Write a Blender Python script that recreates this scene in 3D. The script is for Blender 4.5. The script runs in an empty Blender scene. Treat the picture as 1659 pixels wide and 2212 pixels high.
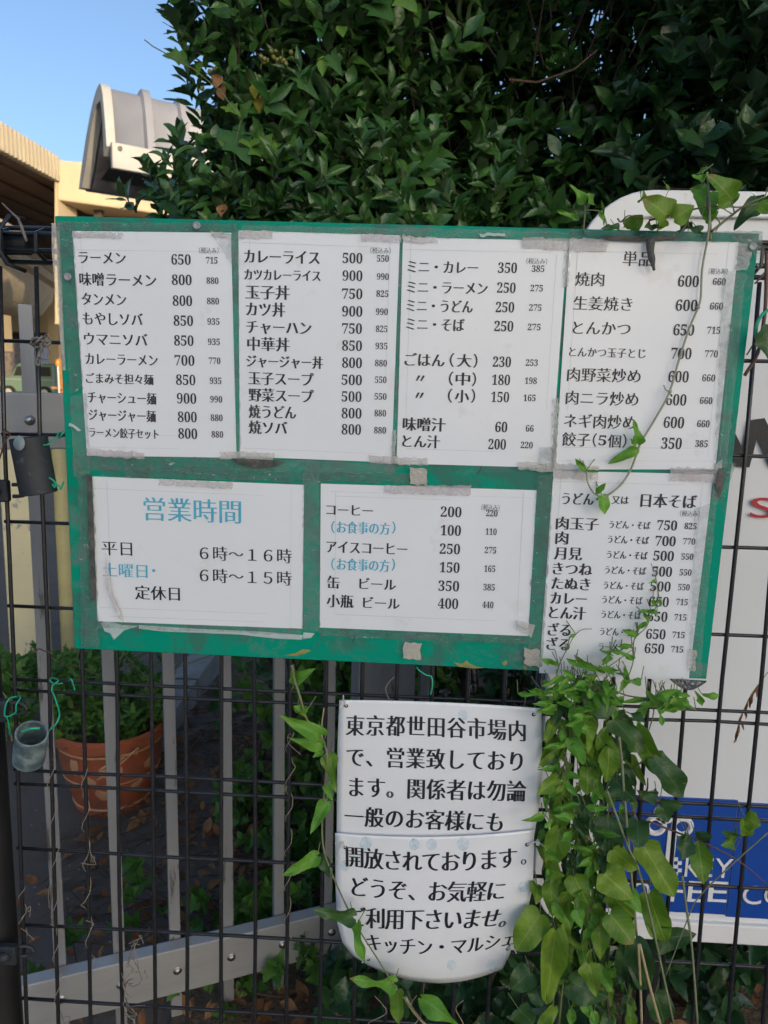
import bpy, bmesh, math, random
import numpy as np
from mathutils import Vector, Matrix
random.seed(7); RN = np.random.RandomState(7)
sc = bpy.context.scene
COL = sc.collection
R_ = math.radians
# ------------------------------------------------------------------ camera, sky, sun, exposure
YAW, PITCH, ROLL = R_(-2.434), R_(10.066), R_(1.543)
FPX, CX, CY = 1660.0, 829.5, 1106.0          # focal length and centre measured on a 1659 x 2212 copy of the photograph
CAM = Vector((0, -1.0, 1.5))
fw = Vector((math.sin(YAW)*math.cos(PITCH), math.cos(YAW)*math.cos(PITCH), -math.sin(PITCH)))
r0 = Vector((math.cos(YAW), -math.sin(YAW), 0)); u0 = r0.cross(fw)
rt = r0*math.cos(ROLL) + u0*math.sin(ROLL); up = -r0*math.sin(ROLL) + u0*math.cos(ROLL)
cd = bpy.data.cameras.new('camera'); cam = bpy.data.objects.new('camera', cd); COL.objects.link(cam)
cam.matrix_world = Matrix(((rt.x, up.x, -fw.x, CAM.x), (rt.y, up.y, -fw.y, CAM.y), (rt.z, up.z, -fw.z, CAM.z), (0, 0, 0, 1)))
cd.sensor_fit = 'HORIZONTAL'; cd.sensor_width = 36.0; cd.lens = 36.0*FPX/1659.0
cd.clip_start = 0.02; cd.clip_end = 2000
cd.dof.use_dof = True; cd.dof.focus_distance = 1.05; cd.dof.aperture_fstop = 14.0
sc.camera = cam
SUN_EL, SUN_AZ = R_(13), R_(147)               # azimuth clockwise from +Y: the sun stands behind the camera, to the right
w = bpy.data.worlds.new('World'); sc.world = w; w.use_nodes = True
nt = w.node_tree; bg = nt.nodes['Background']
sky = nt.nodes.new('ShaderNodeTexSky'); sky.sky_type = 'NISHITA'; sky.sun_disc = False
sky.sun_elevation = SUN_EL; sky.sun_rotation = SUN_AZ; sky.air_density = 0.85; sky.dust_density = 3.4; sky.ozone_density = 2.4
nt.links.new(sky.outputs[0], bg.inputs[0]); bg.inputs[1].default_value = 0.15
sl = bpy.data.lights.new('sun', 'SUN'); so = bpy.data.objects.new('sun', sl); COL.objects.link(so)
sl.energy = 2.2; sl.angle = R_(0.6); sl.color = (1.0, 0.74, 0.44)
sdir = Vector((math.sin(SUN_AZ)*math.cos(SUN_EL), math.cos(SUN_AZ)*math.cos(SUN_EL), math.sin(SUN_EL)))
so.rotation_euler = sdir.to_track_quat('Z', 'Y').to_euler()
sc.view_settings.view_transform = 'Standard'; sc.view_settings.look = 'None'
sc.view_settings.gamma = 1.0; sc.view_settings.use_curve_mapping = False
sc.view_settings.exposure = 0.85
sc.cycles.max_bounces = 6; sc.cycles.transparent_max_bounces = 12
# ------------------------------------------------------------------ measuring helpers: a line of sight met with a real plane
def ray(u, v): return rt*((u-CX)/FPX) - up*((v-CY)/FPX) + fw
def P(u, v, Y=0.0): d = ray(u, v); return CAM + d*((Y-CAM.y)/d.y)
def PX(u, v, X): d = ray(u, v); return CAM + d*((X-CAM.x)/d.x)
def PZ(u, v, Z=0.0): d = ray(u, v); return CAM + d*((Z-CAM.z)/d.z)
FA = R_(24.07); FT = Vector((math.cos(FA), math.sin(FA), 0)); FN = Vector((-math.sin(FA), math.cos(FA), 0)); F0 = Vector((-.787, .336, .25))
def PF(u, v): d = ray(u, v); return CAM + d*((F0-CAM).dot(FN)/d.dot(FN))
def PN(u, v, p0, n): d = ray(u, v); return CAM + d*((p0-CAM).dot(n)/d.dot(n))
# ------------------------------------------------------------------ object helpers
def tag(o, label=None, cat=None, group=None, kind=None):
    for k, x in (('label', label), ('category', cat), ('group', group), ('kind', kind)):
        if x: o[k] = x
    return o
WL = {}                                         # world origin of every object built (nothing is rotated by its parent)
def empty(name, loc, label, cat, group=None):
    o = bpy.data.objects.new(name, None); COL.objects.link(o); o.location = loc; o.empty_display_size = .05
    WL[o.name] = Vector(loc); return tag(o, label, cat, group)
def link(name, me, parent=None, world=(0, 0, 0)):
    o = bpy.data.objects.new(name, me); COL.objects.link(o); WL[o.name] = Vector(world)
    if parent: o.parent = parent; o.location = Vector(world) - WL[parent.name]
    else: o.location = world
    return o
class MB:
    def __init__(s): s.v = []; s.f = []; s.m = []; s.uv = []
    def add(s, vs, fs, mi=0):
        b = len(s.v); s.v += [Vector(a) for a in vs]; s.f += [tuple(b+i for i in f) for f in fs]; s.m += [mi]*len(fs); return s
    def box(s, c, size, axes=None, mi=0):
        c = Vector(c); h = [x/2 for x in size]; A = axes or (Vector((1, 0, 0)), Vector((0, 1, 0)), Vector((0, 0, 1)))
        vs = [c + A[0]*(h[0]*i) + A[1]*(h[1]*j) + A[2]*(h[2]*k) for k in (-1, 1) for j in (-1, 1) for i in (-1, 1)]
        return s.add(vs, [(0, 2, 3, 1), (4, 5, 7, 6), (0, 1, 5, 4), (2, 6, 7, 3), (0, 4, 6, 2), (1, 3, 7, 5)], mi)
    def tube(s, pts, r, n=8, mi=0, caps=True):
        pts = [Vector(p) for p in pts]; rs = r if isinstance(r, (list, tuple)) else [r]*len(pts)
        vs = []; fs = []; ref = None
        for i, p in enumerate(pts):
            t = (pts[min(i+1, len(pts)-1)] - pts[max(i-1, 0)])
            if t.length < 1e-9: t = Vector((0, 0, 1))
            t.normalize()
            if ref is None: ref = Vector((1, 0, 0)) if abs(t.x) < .8 else Vector((0, 1, 0))
            a = (ref - t*ref.dot(t)); a = a.normalized() if a.length > 1e-6 else t.orthogonal().normalized()
            b = t.cross(a); ref = a
            vs += [p + (a*math.cos(2*math.pi*k/n) + b*math.sin(2*math.pi*k/n))*rs[i] for k in range(n)]
        for i in range(len(pts)-1):
            for k in range(n): fs.append((i*n+k, i*n+(k+1) % n, (i+1)*n+(k+1) % n, (i+1)*n+k))
        if caps: fs.append(tuple(range(n-1, -1, -1))); fs.append(tuple((len(pts)-1)*n+k for k in range(n)))
        return s.add(vs, fs, mi)
    def prism(s, outline, depth, mi=0):        # outline: closed 3-D polygon, depth: vector
        n = len(outline); d = Vector(depth); o = [Vector(p) for p in outline]
        vs = o + [p+d for p in o]
        return s.add(vs, [tuple(range(n)), tuple(range(2*n-1, n-1, -1))] + [(i, n+i, n+(i+1) % n, (i+1) % n) for i in range(n)], mi)
    def lathe(s, prof, c, n=24, axis=Vector((0, 0, 1)), mi=0):
        c = Vector(c); a = axis.orthogonal().normalized(); b = axis.cross(a); vs = []; fs = []
        for r, h in prof: vs += [c + axis*h + (a*math.cos(2*math.pi*k/n) + b*math.sin(2*math.pi*k/n))*r for k in range(n)]
        for i in range(len(prof)-1):
            for k in range(n): fs.append((i*n+k, i*n+(k+1) % n, (i+1)*n+(k+1) % n, (i+1)*n+k))
        return s.add(vs, fs, mi)
    def grid(s, fn, nu, nv, mi=0):             # fn(s,t) -> point
        vs = [fn(i/nu, j/nv) for j in range(nv+1) for i in range(nu+1)]
        return s.add(vs, [(j*(nu+1)+i, (j+1)*(nu+1)+i, (j+1)*(nu+1)+i+1, j*(nu+1)+i+1) for j in range(nv) for i in range(nu)], mi)
    def build(s, name, mats, parent=None, smooth=False, kind=None, label=None, cat=None, group=None, fix=True):
        c = sum(s.v, Vector())/max(1, len(s.v))
        me = bpy.data.meshes.new(name); me.from_pydata([tuple(p-c) for p in s.v], [], s.f)
        for m in (mats if isinstance(mats, (list, tuple)) else [mats]): me.materials.append(m)
        if len(set(s.m)) > 1: me.polygons.foreach_set('material_index', s.m)
        if fix:
            bm = bmesh.new(); bm.from_mesh(me); bmesh.ops.recalc_face_normals(bm, faces=bm.faces); bm.to_mesh(me); bm.free()
        if smooth: me.polygons.foreach_set('use_smooth', [True]*len(me.polygons))
        if smooth == 'auto':
            me.set_sharp_from_angle(angle=R_(40))
        me.update()
        o = link(name, me, parent, c); return tag(o, label, cat, group, kind)
def bev(o, w=.002, n=2):
    m = o.modifiers.new('bevel', 'BEVEL'); m.width = w; m.segments = n; m.limit_method = 'ANGLE'; return o
# ------------------------------------------------------------------ materials
def new_mat(name):
    m = bpy.data.materials.new(name); m.use_nodes = True; t = m.node_tree; return m, t, t.nodes['Principled BSDF']
def ramp(t, fac, stops):
    r = t.nodes.new('ShaderNodeValToRGB'); e = r.color_ramp.elements
    while len(e) < len(stops): e.new(.5)
    for i, (p, c) in enumerate(stops): e[i].position = p; e[i].color = (*c, 1) if len(c) == 3 else c
    t.links.new(fac, r.inputs[0]); return r.outputs[0]
def noise(t, scale, detail=4, rough=.55, vec=None, dist=0):
    n = t.nodes.new('ShaderNodeTexNoise'); n.inputs['Scale'].default_value = scale; n.inputs['Detail'].default_value = detail
    n.inputs['Roughness'].default_value = rough; n.inputs['Distortion'].default_value = dist
    if vec: t.links.new(vec, n.inputs['Vector'])
    return n.outputs['Fac']
def coords(t, scale=(1, 1, 1), kind='Object'):
    c = t.nodes.new('ShaderNodeTexCoord'); m = t.nodes.new('ShaderNodeMapping'); m.inputs['Scale'].default_value = scale
    t.links.new(c.outputs[kind], m.inputs[0]); return m.outputs[0]
def world_pos(t, scale=(1, 1, 1)):
    g = t.nodes.new('ShaderNodeNewGeometry'); m = t.nodes.new('ShaderNodeMapping'); m.inputs['Scale'].default_value = scale
    t.links.new(g.outputs['Position'], m.inputs[0]); return m.outputs[0]
def mixc(t, fac, a, b):
    m = t.nodes.new('ShaderNodeMix'); m.data_type = 'RGBA'
    if isinstance(fac, float): m.inputs[0].default_value = fac
    else: t.links.new(fac, m.inputs[0])
    for s, x in ((m.inputs[6], a), (m.inputs[7], b)):
        if isinstance(x, tuple): s.default_value = (*x, 1)
        else: t.links.new(x, s)
    return m.outputs[2]
def bump(t, bs, h, strength=.3, dist=.002):
    b = t.nodes.new('ShaderNodeBump'); b.inputs['Strength'].default_value = strength; b.inputs['Distance'].default_value = dist
    t.links.new(h, b.inputs['Height']); t.links.new(b.outputs[0], bs.inputs['Normal'])
def surf(name, c1, c2=None, scale=20, rough=.6, metal=0, bs=.2, bd=.002, c3=None, stretch=(1, 1, 1), spec=.5, lo=.35, hi=.65):
    m, t, b = new_mat(name); vec = world_pos(t, stretch)
    n = noise(t, scale, 6, .6, vec); c2 = c2 or tuple(x*.8 for x in c1)
    st = [(lo, c1), (hi, c2)]
    col = ramp(t, n, st)
    if c3:
        n2 = noise(t, scale*3.1, 5, .65, vec); f = ramp(t, n2, [(.60, (0, 0, 0)), (.66, (1, 1, 1))]); col = mixc(t, f, col, c3)
    t.links.new(col, b.inputs['Base Color'])
    b.inputs['Roughness'].default_value = rough; b.inputs['Metallic'].default_value = metal; b.inputs['Specular IOR Level'].default_value = spec
    if bs: bump(t, b, noise(t, scale*4, 5, .6, vec), bs, bd)
    return m
def leaf_mat(name, ca, cb, back, trans=.25, rough=.38, spots=None, veins=False):
    m, t, b = new_mat(name); g = t.nodes.new('ShaderNodeNewGeometry'); oi = t.nodes.new('ShaderNodeObjectInfo')
    ad = t.nodes.new('ShaderNodeMath'); ad.operation = 'ADD'; t.links.new(g.outputs['Random Per Island'], ad.inputs[0]); t.links.new(oi.outputs['Random'], ad.inputs[1])
    fr = t.nodes.new('ShaderNodeMath'); fr.operation = 'FRACT'; t.links.new(ad.outputs[0], fr.inputs[0])
    col = mixc(t, fr.outputs[0], ca, cb)
    n = noise(t, 45, 3, .6, world_pos(t)); col = mixc(t, ramp(t, n, [(.35, (0, 0, 0)), (.75, (.55, .55, .55))]), col, tuple(x*.6 for x in ca))
    if spots:
        n2 = noise(t, 70, 4, .7, world_pos(t)); col = mixc(t, ramp(t, n2, [(.66, (0, 0, 0)), (.70, (1, 1, 1))]), col, spots)
    vh = None
    if veins:                                  # midrib and side veins in the leaf's own coordinates
        def mth(op, a, b=None, c=None):
            m_ = t.nodes.new('ShaderNodeMath'); m_.operation = op
            for i_, x_ in enumerate((a, b, c)):
                if x_ is None: continue
                if isinstance(x_, (int, float)): m_.inputs[i_].default_value = x_
                else: t.links.new(x_, m_.inputs[i_])
            return m_.outputs[0]
        sp_ = t.nodes.new('ShaderNodeSeparateXYZ'); tc = t.nodes.new('ShaderNodeTexCoord'); t.links.new(tc.outputs['Object'], sp_.inputs[0])
        ax = mth('ABSOLUTE', sp_.outputs[0]); sv = mth('FRACT', mth('MULTIPLY', mth('SUBTRACT', sp_.outputs[1], mth('MULTIPLY', ax, .55)), 6.5))
        side = mth('LESS_THAN', mth('ABSOLUTE', mth('SUBTRACT', sv, .5)), .045); mid = mth('LESS_THAN', ax, .02)
        vh = mth('MAXIMUM', mid, mth('MULTIPLY', side, .55)); col = mixc(t, mth('MULTIPLY', vh, .45), col, (min(1, cb[0]*1.7+.03), min(1, cb[1]*1.35+.03), cb[2]*1.7+.02))
        rim = ramp(t, noise(t, 33, 4, .7, world_pos(t)), [(.60, (0, 0, 0)), (.64, (1, 1, 1))]); ed = mth('MULTIPLY', rim, mth('GREATER_THAN', sp_.outputs[1], .72)); col = mixc(t, ed, col, (.22, .17, .05))
    col = mixc(t, g.outputs['Backfacing'], col, back)
    t.links.new(col, b.inputs['Base Color']); b.inputs['Roughness'].default_value = rough; b.inputs['Specular IOR Level'].default_value = .5 if 'hedge' in name else .32
    bump(t, b, noise(t, 90, 3, .5, world_pos(t)), .45, .004)
    tr = t.nodes.new('ShaderNodeBsdfTranslucent'); lc = mixc(t, .5, col, (ca[0]*1.9, ca[1]*1.9, ca[2]*.6)); t.links.new(lc, tr.inputs[0])
    mx = t.nodes.new('ShaderNodeMixShader'); mx.inputs[0].default_value = trans
    t.links.new(b.outputs[0], mx.inputs[1]); t.links.new(tr.outputs[0], mx.inputs[2])
    t.links.new(mx.outputs[0], t.nodes['Material Output'].inputs[0]); return m
M = {}
M['black'] = surf('black_coated_steel', (.012, .012, .014), (.02, .02, .023), 60, .32, 0, .1, .0004, c3=(.05, .045, .04))
M['blackpost'] = surf('black_post', (.008, .008, .009), (.016, .015, .015), 30, .45, 0, .1, .0004)
M['blackplastic'] = surf('black_plastic', (.012, .015, .018), (.020, .025, .030), 24, .6, 0, .25, .0008, c3=(.05, .06, .07))
M['greyplastic'] = surf('weathered_grey_pipe', (.07, .11, .125), (.22, .28, .28), 28, .7, 0, .4, .001, lo=.42, hi=.56)
M['alu'] = surf('grey_aluminium', (.33, .335, .34), (.26, .265, .27), 14, .5, .3, .1, .0006, stretch=(1, 1, .15), c3=(.12, .115, .11))
M['alurail'] = surf('grey_aluminium_rail', (.42, .42, .41), (.35, .35, .34), 9, .45, .3, .12, .0005, stretch=(.3, .3, 2))
M['steel'] = surf('stainless_bolt', (.5, .48, .45), (.3, .29, .27), 60, .3, 1, .1)
M['paper'] = surf('laminated_paper', (.75, .765, .78), (.70, .725, .745), 5, .30, 0, .25, .0006, spec=.6, c3=(.69, .70, .70))
M['notice'] = surf('laminated_notice', (.80, .80, .81), (.74, .755, .77), 9, .22, 0, .1, .001, spec=.7)
M['ink'] = surf('dark_print', (.016, .013, .020), (.026, .022, .030), 40, .5, 0, 0)
M['inkdark'] = surf('black_print', (.010, .014, .018), (.016, .02, .026), 40, .4, 0, 0)
M['inkblue'] = surf('blue_print', (.05, .34, .50), (.09, .44, .58), 40, .5, 0, 0)
M['cream'] = surf('cream_chipped_paint', (.80, .70, .42), (.74, .65, .40), 5, .55, 0, .15, .001, c3=(.33, .33, .31))
M['olive'] = surf('olive_post_paint', (.62, .54, .25), (.50, .44, .22), 7, .55, 0, .15, .001)
M['crease'] = surf('laminate_crease', (.46, .47, .48), (.56, .57, .58), 60, .5, 0, 0)
M['twine'] = surf('grey_twine', (.22, .20, .18), (.10, .09, .08), 120, .8, 0, .4)
M['rust'] = surf('rusty_wire', (.12, .06, .045), (.07, .035, .03), 120, .8, 0, .4)
M['greenwire'] = surf('green_coated_wire', (.01, .36, .20), (.01, .30, .17), 90, .35, 0, .1)
M['tie'] = surf('white_cable_tie', (.62, .60, .58), (.55, .54, .52), 60, .4, 0, 0)
M['drytendril'] = surf('dry_tendril', (.30, .25, .18), (.22, .18, .13), 90, .8, 0, .2)
M['stem'] = surf('green_stem', (.13, .17, .06), (.17, .15, .08), 60, .6, 0, .2)
M['palestem'] = surf('pale_vine_stem', (.32, .33, .24), (.25, .25, .17), 60, .6, 0, .2)
M['redstem'] = surf('reddish_stem', (.12, .05, .04), (.09, .06, .03), 60, .6, 0, .2)
M['wood'] = surf('dark_branch', (.05, .038, .028), (.08, .06, .045), 40, .85, 0, .5)
M['straw'] = surf('dry_straw', (.42, .33, .17), (.34, .28, .15), 50, .7, 0, .2)
M['stalk'] = surf('green_grey_stalk', (.16, .20, .10), (.22, .22, .13), 50, .7, 0, .2)
M['hedge'] = leaf_mat('glossy_hedge_leaf', (.034, .115, .026), (.078, .19, .042), (.075, .135, .06), .12, .30)
M['hedgelight'] = leaf_mat('light_hedge_leaf', (.06, .17, .03), (.11, .26, .045), (.12, .2, .07), .2, .35)
M['hedge2'] = leaf_mat('dark_hedge_leaf', (.020, .066, .024), (.040, .108, .034), (.05, .09, .045), .10, .30)  # darkened leaf colour carries the overhang's shade; low shrubs share it
M['young'] = leaf_mat('young_leaf', (.12, .26, .045), (.18, .34, .06), (.2, .34, .1), .28, .45)
M['vine'] = leaf_mat('vine_leaf', (.085, .20, .018), (.19, .31, .03), (.20, .30, .09), .28, .42, spots=(.26, .15, .05), veins=True)
M['vinedark'] = leaf_mat('dark_vine_leaf', (.025, .075, .022), (.05, .12, .03), (.08, .14, .06), .22, .38, veins=True)
M['fresh'] = leaf_mat('fresh_shoot_leaf', (.10, .29, .035), (.17, .38, .05), (.16, .30, .09), .3, .45, veins=True)
M['lobed'] = leaf_mat('lobed_leaf', (.05, .15, .04), (.09, .2, .05), (.1, .19, .08), .22, .5)
M['weed'] = leaf_mat('weed_leaf', (.05, .15, .025), (.12, .26, .045), (.11, .20, .06), .25, .5)
M['dryleaf'] = leaf_mat('dry_leaf', (.17, .07, .03), (.36, .20, .09), (.28, .18, .10), .1, .8)
M['berry'] = surf('olive_berry', (.20, .19, .05), (.15, .16, .04), 60, .4, 0, .1)
M['yellowleaf'] = leaf_mat('yellow_leaf', (.38, .36, .05), (.40, .30, .05), (.3, .3, .08), .3, .5)
def board_mat():
    m, t, b = new_mat('worn_green_board'); v = world_pos(t)
    base = mixc(t, noise(t, 3.5, 4, .6, v), (.0, .29, .185), (.0, .23, .15))
    w1 = ramp(t, noise(t, 9, 7, .7, v, .4), [(.50, (0, 0, 0)), (.58, (1, 1, 1))]); c = mixc(t, w1, base, (.035, .17, .125))
    gm = ramp(t, noise(t, 7, 8, .78, world_pos(t, (1, 1, 1.6)), .8), [(.54, (0, 0, 0)), (.64, (1, 1, 1))]); c = mixc(t, gm, c, (.11, .19, .165))
    sp = ramp(t, noise(t, 85, 4, .7, v), [(.71, (0, 0, 0)), (.74, (1, 1, 1))]); c = mixc(t, sp, c, (.36, .42, .38))
    dk = ramp(t, noise(t, 26, 6, .75, world_pos(t, (1, 1, .5)), 1), [(.63, (0, 0, 0)), (.70, (.8, .8, .8))]); c = mixc(t, dk, c, (.035, .07, .06))
    b.inputs['Specular IOR Level'].default_value = .12; t.links.new(c, b.inputs['Base Color']); t.links.new(ramp(t, noise(t, 12, 5, .6, v), [(.3, (.25,)*3), (.7, (.6,)*3)]), b.inputs['Roughness'])
    bump(t, b, noise(t, 60, 6, .7, v), .35, .0012); return m
M['board'] = board_mat()
def tape_mat(name, col, alpha, crinkle=.9, grime=(.14, .12, .11)):
    m, t, b = new_mat(name); v = world_pos(t)
    n = noise(t, 60, 6, .75, v, .6)
    c = mixc(t, ramp(t, n, [(.5, (0, 0, 0)), (.72, (1, 1, 1))]), col, grime)
    glint = ramp(t, noise(t, 210, 3, .6, world_pos(t, (.35, 1, 1)), 1.2), [(.64, (0, 0, 0)), (.70, (1, 1, 1))]); c = mixc(t, glint, c, (.75, .75, .74))  # white lines painted as glints on the crinkles
    t.links.new(c, b.inputs['Base Color']); b.inputs['Roughness'].default_value = .22
    bump(t, b, noise(t, 110, 5, .7, v, 1.0), crinkle, .003)
    a = t.nodes.new('ShaderNodeMapRange'); t.links.new(n, a.inputs[0]); a.inputs[1].default_value = .3; a.inputs[2].default_value = .7
    a.inputs[3].default_value = alpha-.22; a.inputs[4].default_value = min(1, alpha+.22); t.links.new(a.outputs[0], b.inputs['Alpha']); return m
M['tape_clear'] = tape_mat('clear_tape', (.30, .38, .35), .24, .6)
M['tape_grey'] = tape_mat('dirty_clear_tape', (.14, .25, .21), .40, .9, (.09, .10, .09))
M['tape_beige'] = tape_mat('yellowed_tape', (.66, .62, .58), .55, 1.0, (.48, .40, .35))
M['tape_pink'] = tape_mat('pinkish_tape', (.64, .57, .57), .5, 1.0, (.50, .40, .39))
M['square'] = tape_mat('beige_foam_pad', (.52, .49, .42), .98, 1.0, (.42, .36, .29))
M['flake'] = surf('pale_flaked_paint', (.42, .52, .50), (.36, .48, .45), 50, .6, 0, .3)
M['ochre'] = surf('ochre_paint_scrape', (.30, .27, .08), (.22, .24, .08), 60, .6, 0, .3)
M['glue'] = surf('dark_glue_residue', (.05, .055, .05), (.12, .11, .10), 90, .8, 0, .6, .002)
# ------------------------------------------------------------------ leaves
PROF = {
 'ellipse': [(0, .03), (.1, .16), (.25, .36), (.42, .49), (.58, .48), (.75, .34), (.9, .13), (1, 0)],
 'cordate': [(-.09, .20), (0, .42), (.1, .50), (.28, .47), (.5, .38), (.7, .27), (.88, .12), (1, 0)],
 'oblong': [(-.06, .26), (.03, .44), (.16, .46), (.4, .45), (.62, .42), (.8, .31), (.93, .14), (1, 0)],
 'narrow': [(0, .03), (.12, .3), (.3, .46), (.5, .5), (.7, .42), (.86, .25), (.96, .08), (1, 0)],
 'lobed': [(-.1, .22), (0, .5), (.12, .38), (.25, .30), (.38, .52), (.5, .30), (.66, .2), (.8, .16), (1, 0)],
 'serrate': [(0, .05), (.1, .3), (.2, .36), (.32, .5), (.45, .44), (.58, .46), (.72, .3), (.86, .2), (1, 0)],
}
def leaf_geo(kind, fold=.25, curl=.12, wave=0., cols=4, seed=0):
    rs = random.Random(seed); pr = PROF[kind]; vs = []; fs = []
    if cols == 4 and kind not in ('lobed', 'serrate'):      # smoother outline for the leaves seen singly
        q = []
        for i in range(len(pr)-1):
            a, b, c, d = pr[max(i-1, 0)], pr[i], pr[i+1], pr[min(i+2, len(pr)-1)]
            for t in (0, .5): q.append(tuple(.5*(2*b[k]+(c[k]-a[k])*t+(2*a[k]-5*b[k]+4*c[k]-d[k])*t*t+(3*b[k]-a[k]-3*c[k]+d[k])*t**3) for k in (0, 1)))
        pr = q+[pr[-1]]
    off = [-1, -.5, 0, .5, 1] if cols == 4 else [-1, 0, 1]
    nc = len(off); ph = rs.random()*6
    for t, h in pr:
        for o in off:
            y = t; 
            if t < 0: y = t if abs(o) > .3 else 0.02
            z = abs(o)*h*fold - curl*(t*t) + wave*math.sin(t*7+ph+o*1.5)*abs(o)*h + curl*.6*t
            vs.append((o*h, y, z))
    for j in range(len(pr)-1):
        for i in range(nc-1): fs.append((j*nc+i, j*nc+i+1, (j+1)*nc+i+1, (j+1)*nc+i))
    return vs, fs
LM = {}
def leaf_mesh(kind, mat, var=0, fold=.25, curl=.12, wave=.1):
    k = (kind, mat, var)
    if k not in LM:
        rs = random.Random(var*17+3)
        vs, fs = leaf_geo(kind, fold*rs.uniform(.5, 1.5), curl*rs.uniform(-.3, 2.2), wave, 4, var)
        me = bpy.data.meshes.new('leaf'); me.from_pydata(vs, [], fs); me.materials.append(M[mat])
        me.polygons.foreach_set('use_smooth', [True]*len(fs)); me.update(); LM[k] = me
    return LM[k]
def leaf_matrix(base, tip, width, nrm):
    base = Vector(base); d = Vector(tip)-base; L = d.length; d.normalize()
    n = Vector(nrm); n = n - d*n.dot(d)
    if n.length < 1e-5: n = d.orthogonal()
    n.normalize(); s = d.cross(n)
    m = Matrix((( s.x*width, d.x*L, n.x*L, base.x), (s.y*width, d.y*L, n.y*L, base.y), (s.z*width, d.z*L, n.z*L, base.z), (0, 0, 0, 1)))
    return m
def put_leaf(parent, base, tip, width, nrm, kind='cordate', mat='vine', name='leaf', fold=.25, curl=.12, wave=.1):
    me = leaf_mesh(kind, mat, random.randrange(6), fold, curl, wave)
    o = bpy.data.objects.new(name, me); COL.objects.link(o); m = leaf_matrix(base, tip, width, nrm)
    if parent: o.parent = parent; m = Matrix.Translation(-WL[parent.name]) @ m
    o.matrix_local = m; return o
def mass(mats4, kind, mat, name, parent=None, label=None, cat=None, cols=2, fold=.2, curl=.15):   # many leaves -> one mesh
    if not len(mats4): return None
    c = sum((m.translation for m in mats4), Vector())/len(mats4)
    A = np.array([[list(r) for r in m] for m in mats4]); V = []; F = []; base = 0
    for k in range(3):
        vs, fs = leaf_geo(kind, fold*(.5+.5*k), curl*(.2+k), .1, cols, k); vs = np.array([(*v, 1) for v in vs]); fs = np.array(fs)
        B = A[k::3]
        if not len(B): continue
        W = np.einsum('nij,vj->nvi', B, vs)[:, :, :3] - np.array(c)
        V.append(W.reshape(-1, 3)); F.append((fs[None] + (np.arange(len(B))*len(vs))[:, None, None]).reshape(-1, 4)+base); base += len(B)*len(vs)
    V = np.concatenate(V); F = np.concatenate(F)
    me = bpy.data.meshes.new(name); me.vertices.add(len(V)); me.vertices.foreach_set('co', V.ravel())
    me.loops.add(F.size); me.loops.foreach_set('vertex_index', F.ravel().astype(np.int32)); me.polygons.add(len(F))
    me.polygons.foreach_set('loop_start', np.arange(0, F.size, 4, dtype=np.int32)); me.polygons.foreach_set('loop_total', np.full(len(F), 4, np.int32))
    me.polygons.foreach_set('use_smooth', np.ones(len(F), bool)); me.materials.append(M[mat]); me.update(calc_edges=True); me.validate()
    return tag(link(name, me, parent, c), label, cat, None, 'stuff')
def rv(s=1.): return Vector((random.gauss(0, s), random.gauss(0, s), random.gauss(0, s)))
def pix(p):
    d = Vector(p)-CAM; z = d.dot(fw)
    if z <= .05: return (-9999, -9999)
    return (CX + d.dot(rt)/z*FPX, CY - d.dot(up)/z*FPX)
# ------------------------------------------------------------------ ground
def asphalt():
    m, t, b = new_mat('asphalt'); v = world_pos(t)
    c = mixc(t, noise(t, 1.2, 5, .6, v), (.105, .088, .074), (.19, .165, .14))
    c = mixc(t, ramp(t, noise(t, 140, 3, .7, v), [(.62, (0, 0, 0)), (.70, (.7, .7, .7))]), c, (.28, .27, .26))
    c = mixc(t, ramp(t, noise(t, 6, 6, .7, v), [(.55, (0, 0, 0)), (.75, (.7, .7, .7))]), c, (.06, .047, .038))
    t.links.new(c, b.inputs['Base Color']); b.inputs['Roughness'].default_value = .9; b.inputs['Specular IOR Level'].default_value = .15; bump(t, b, noise(t, 120, 5, .7, v), .6, .006); return m
M['asphalt'] = asphalt()
M['soil'] = surf('dark_soil', (.075, .054, .038), (.15, .11, .075), 14, .95, 0, .9, .02, c3=(.20, .15, .10))
M['kerb'] = surf('concrete_kerb', (.26, .25, .235), (.17, .165, .155), 9, .85, 0, .5, .004)
g = MB().grid(lambda s, t: Vector((-400+800*s, -200+900*t, 0)), 8, 8).build('ground', M['asphalt'], kind='structure', fix=False)
def soil(s, t):
    x = -.92+.35*(1-t)+4.6*s; y = .22+3.2*t
    return Vector((x + .12*math.sin(t*7)*(1-s), y, .012+.05*math.sin(s*11+t*5)**2*min(1, s*6)*min(1, t*6)+.035*min(1, s*8)*min(1, t*4, (1-t)*6)))
MB().grid(soil, 40, 30).build('soil_bed', M['soil'], smooth=True, kind='structure', fix=False)
for i in range(5):
    MB().box((-1.03, 1.95+.62*i, .06), (.13, .60, .12)).build('kerb_stone', M['kerb'], kind='structure')
M['paving'] = surf('pale_bounce_paving', (.42, .41, .39), (.34, .335, .32), 3, .8, 0, .3)
MB().grid(lambda s, t: Vector((-40+80*s, -60+58.9*t, .004)), 8, 8).build('bounce_pavement', M['paving'], kind='structure', fix=False)  # added pale ground behind the camera, unseen, bouncing light onto the board
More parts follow.
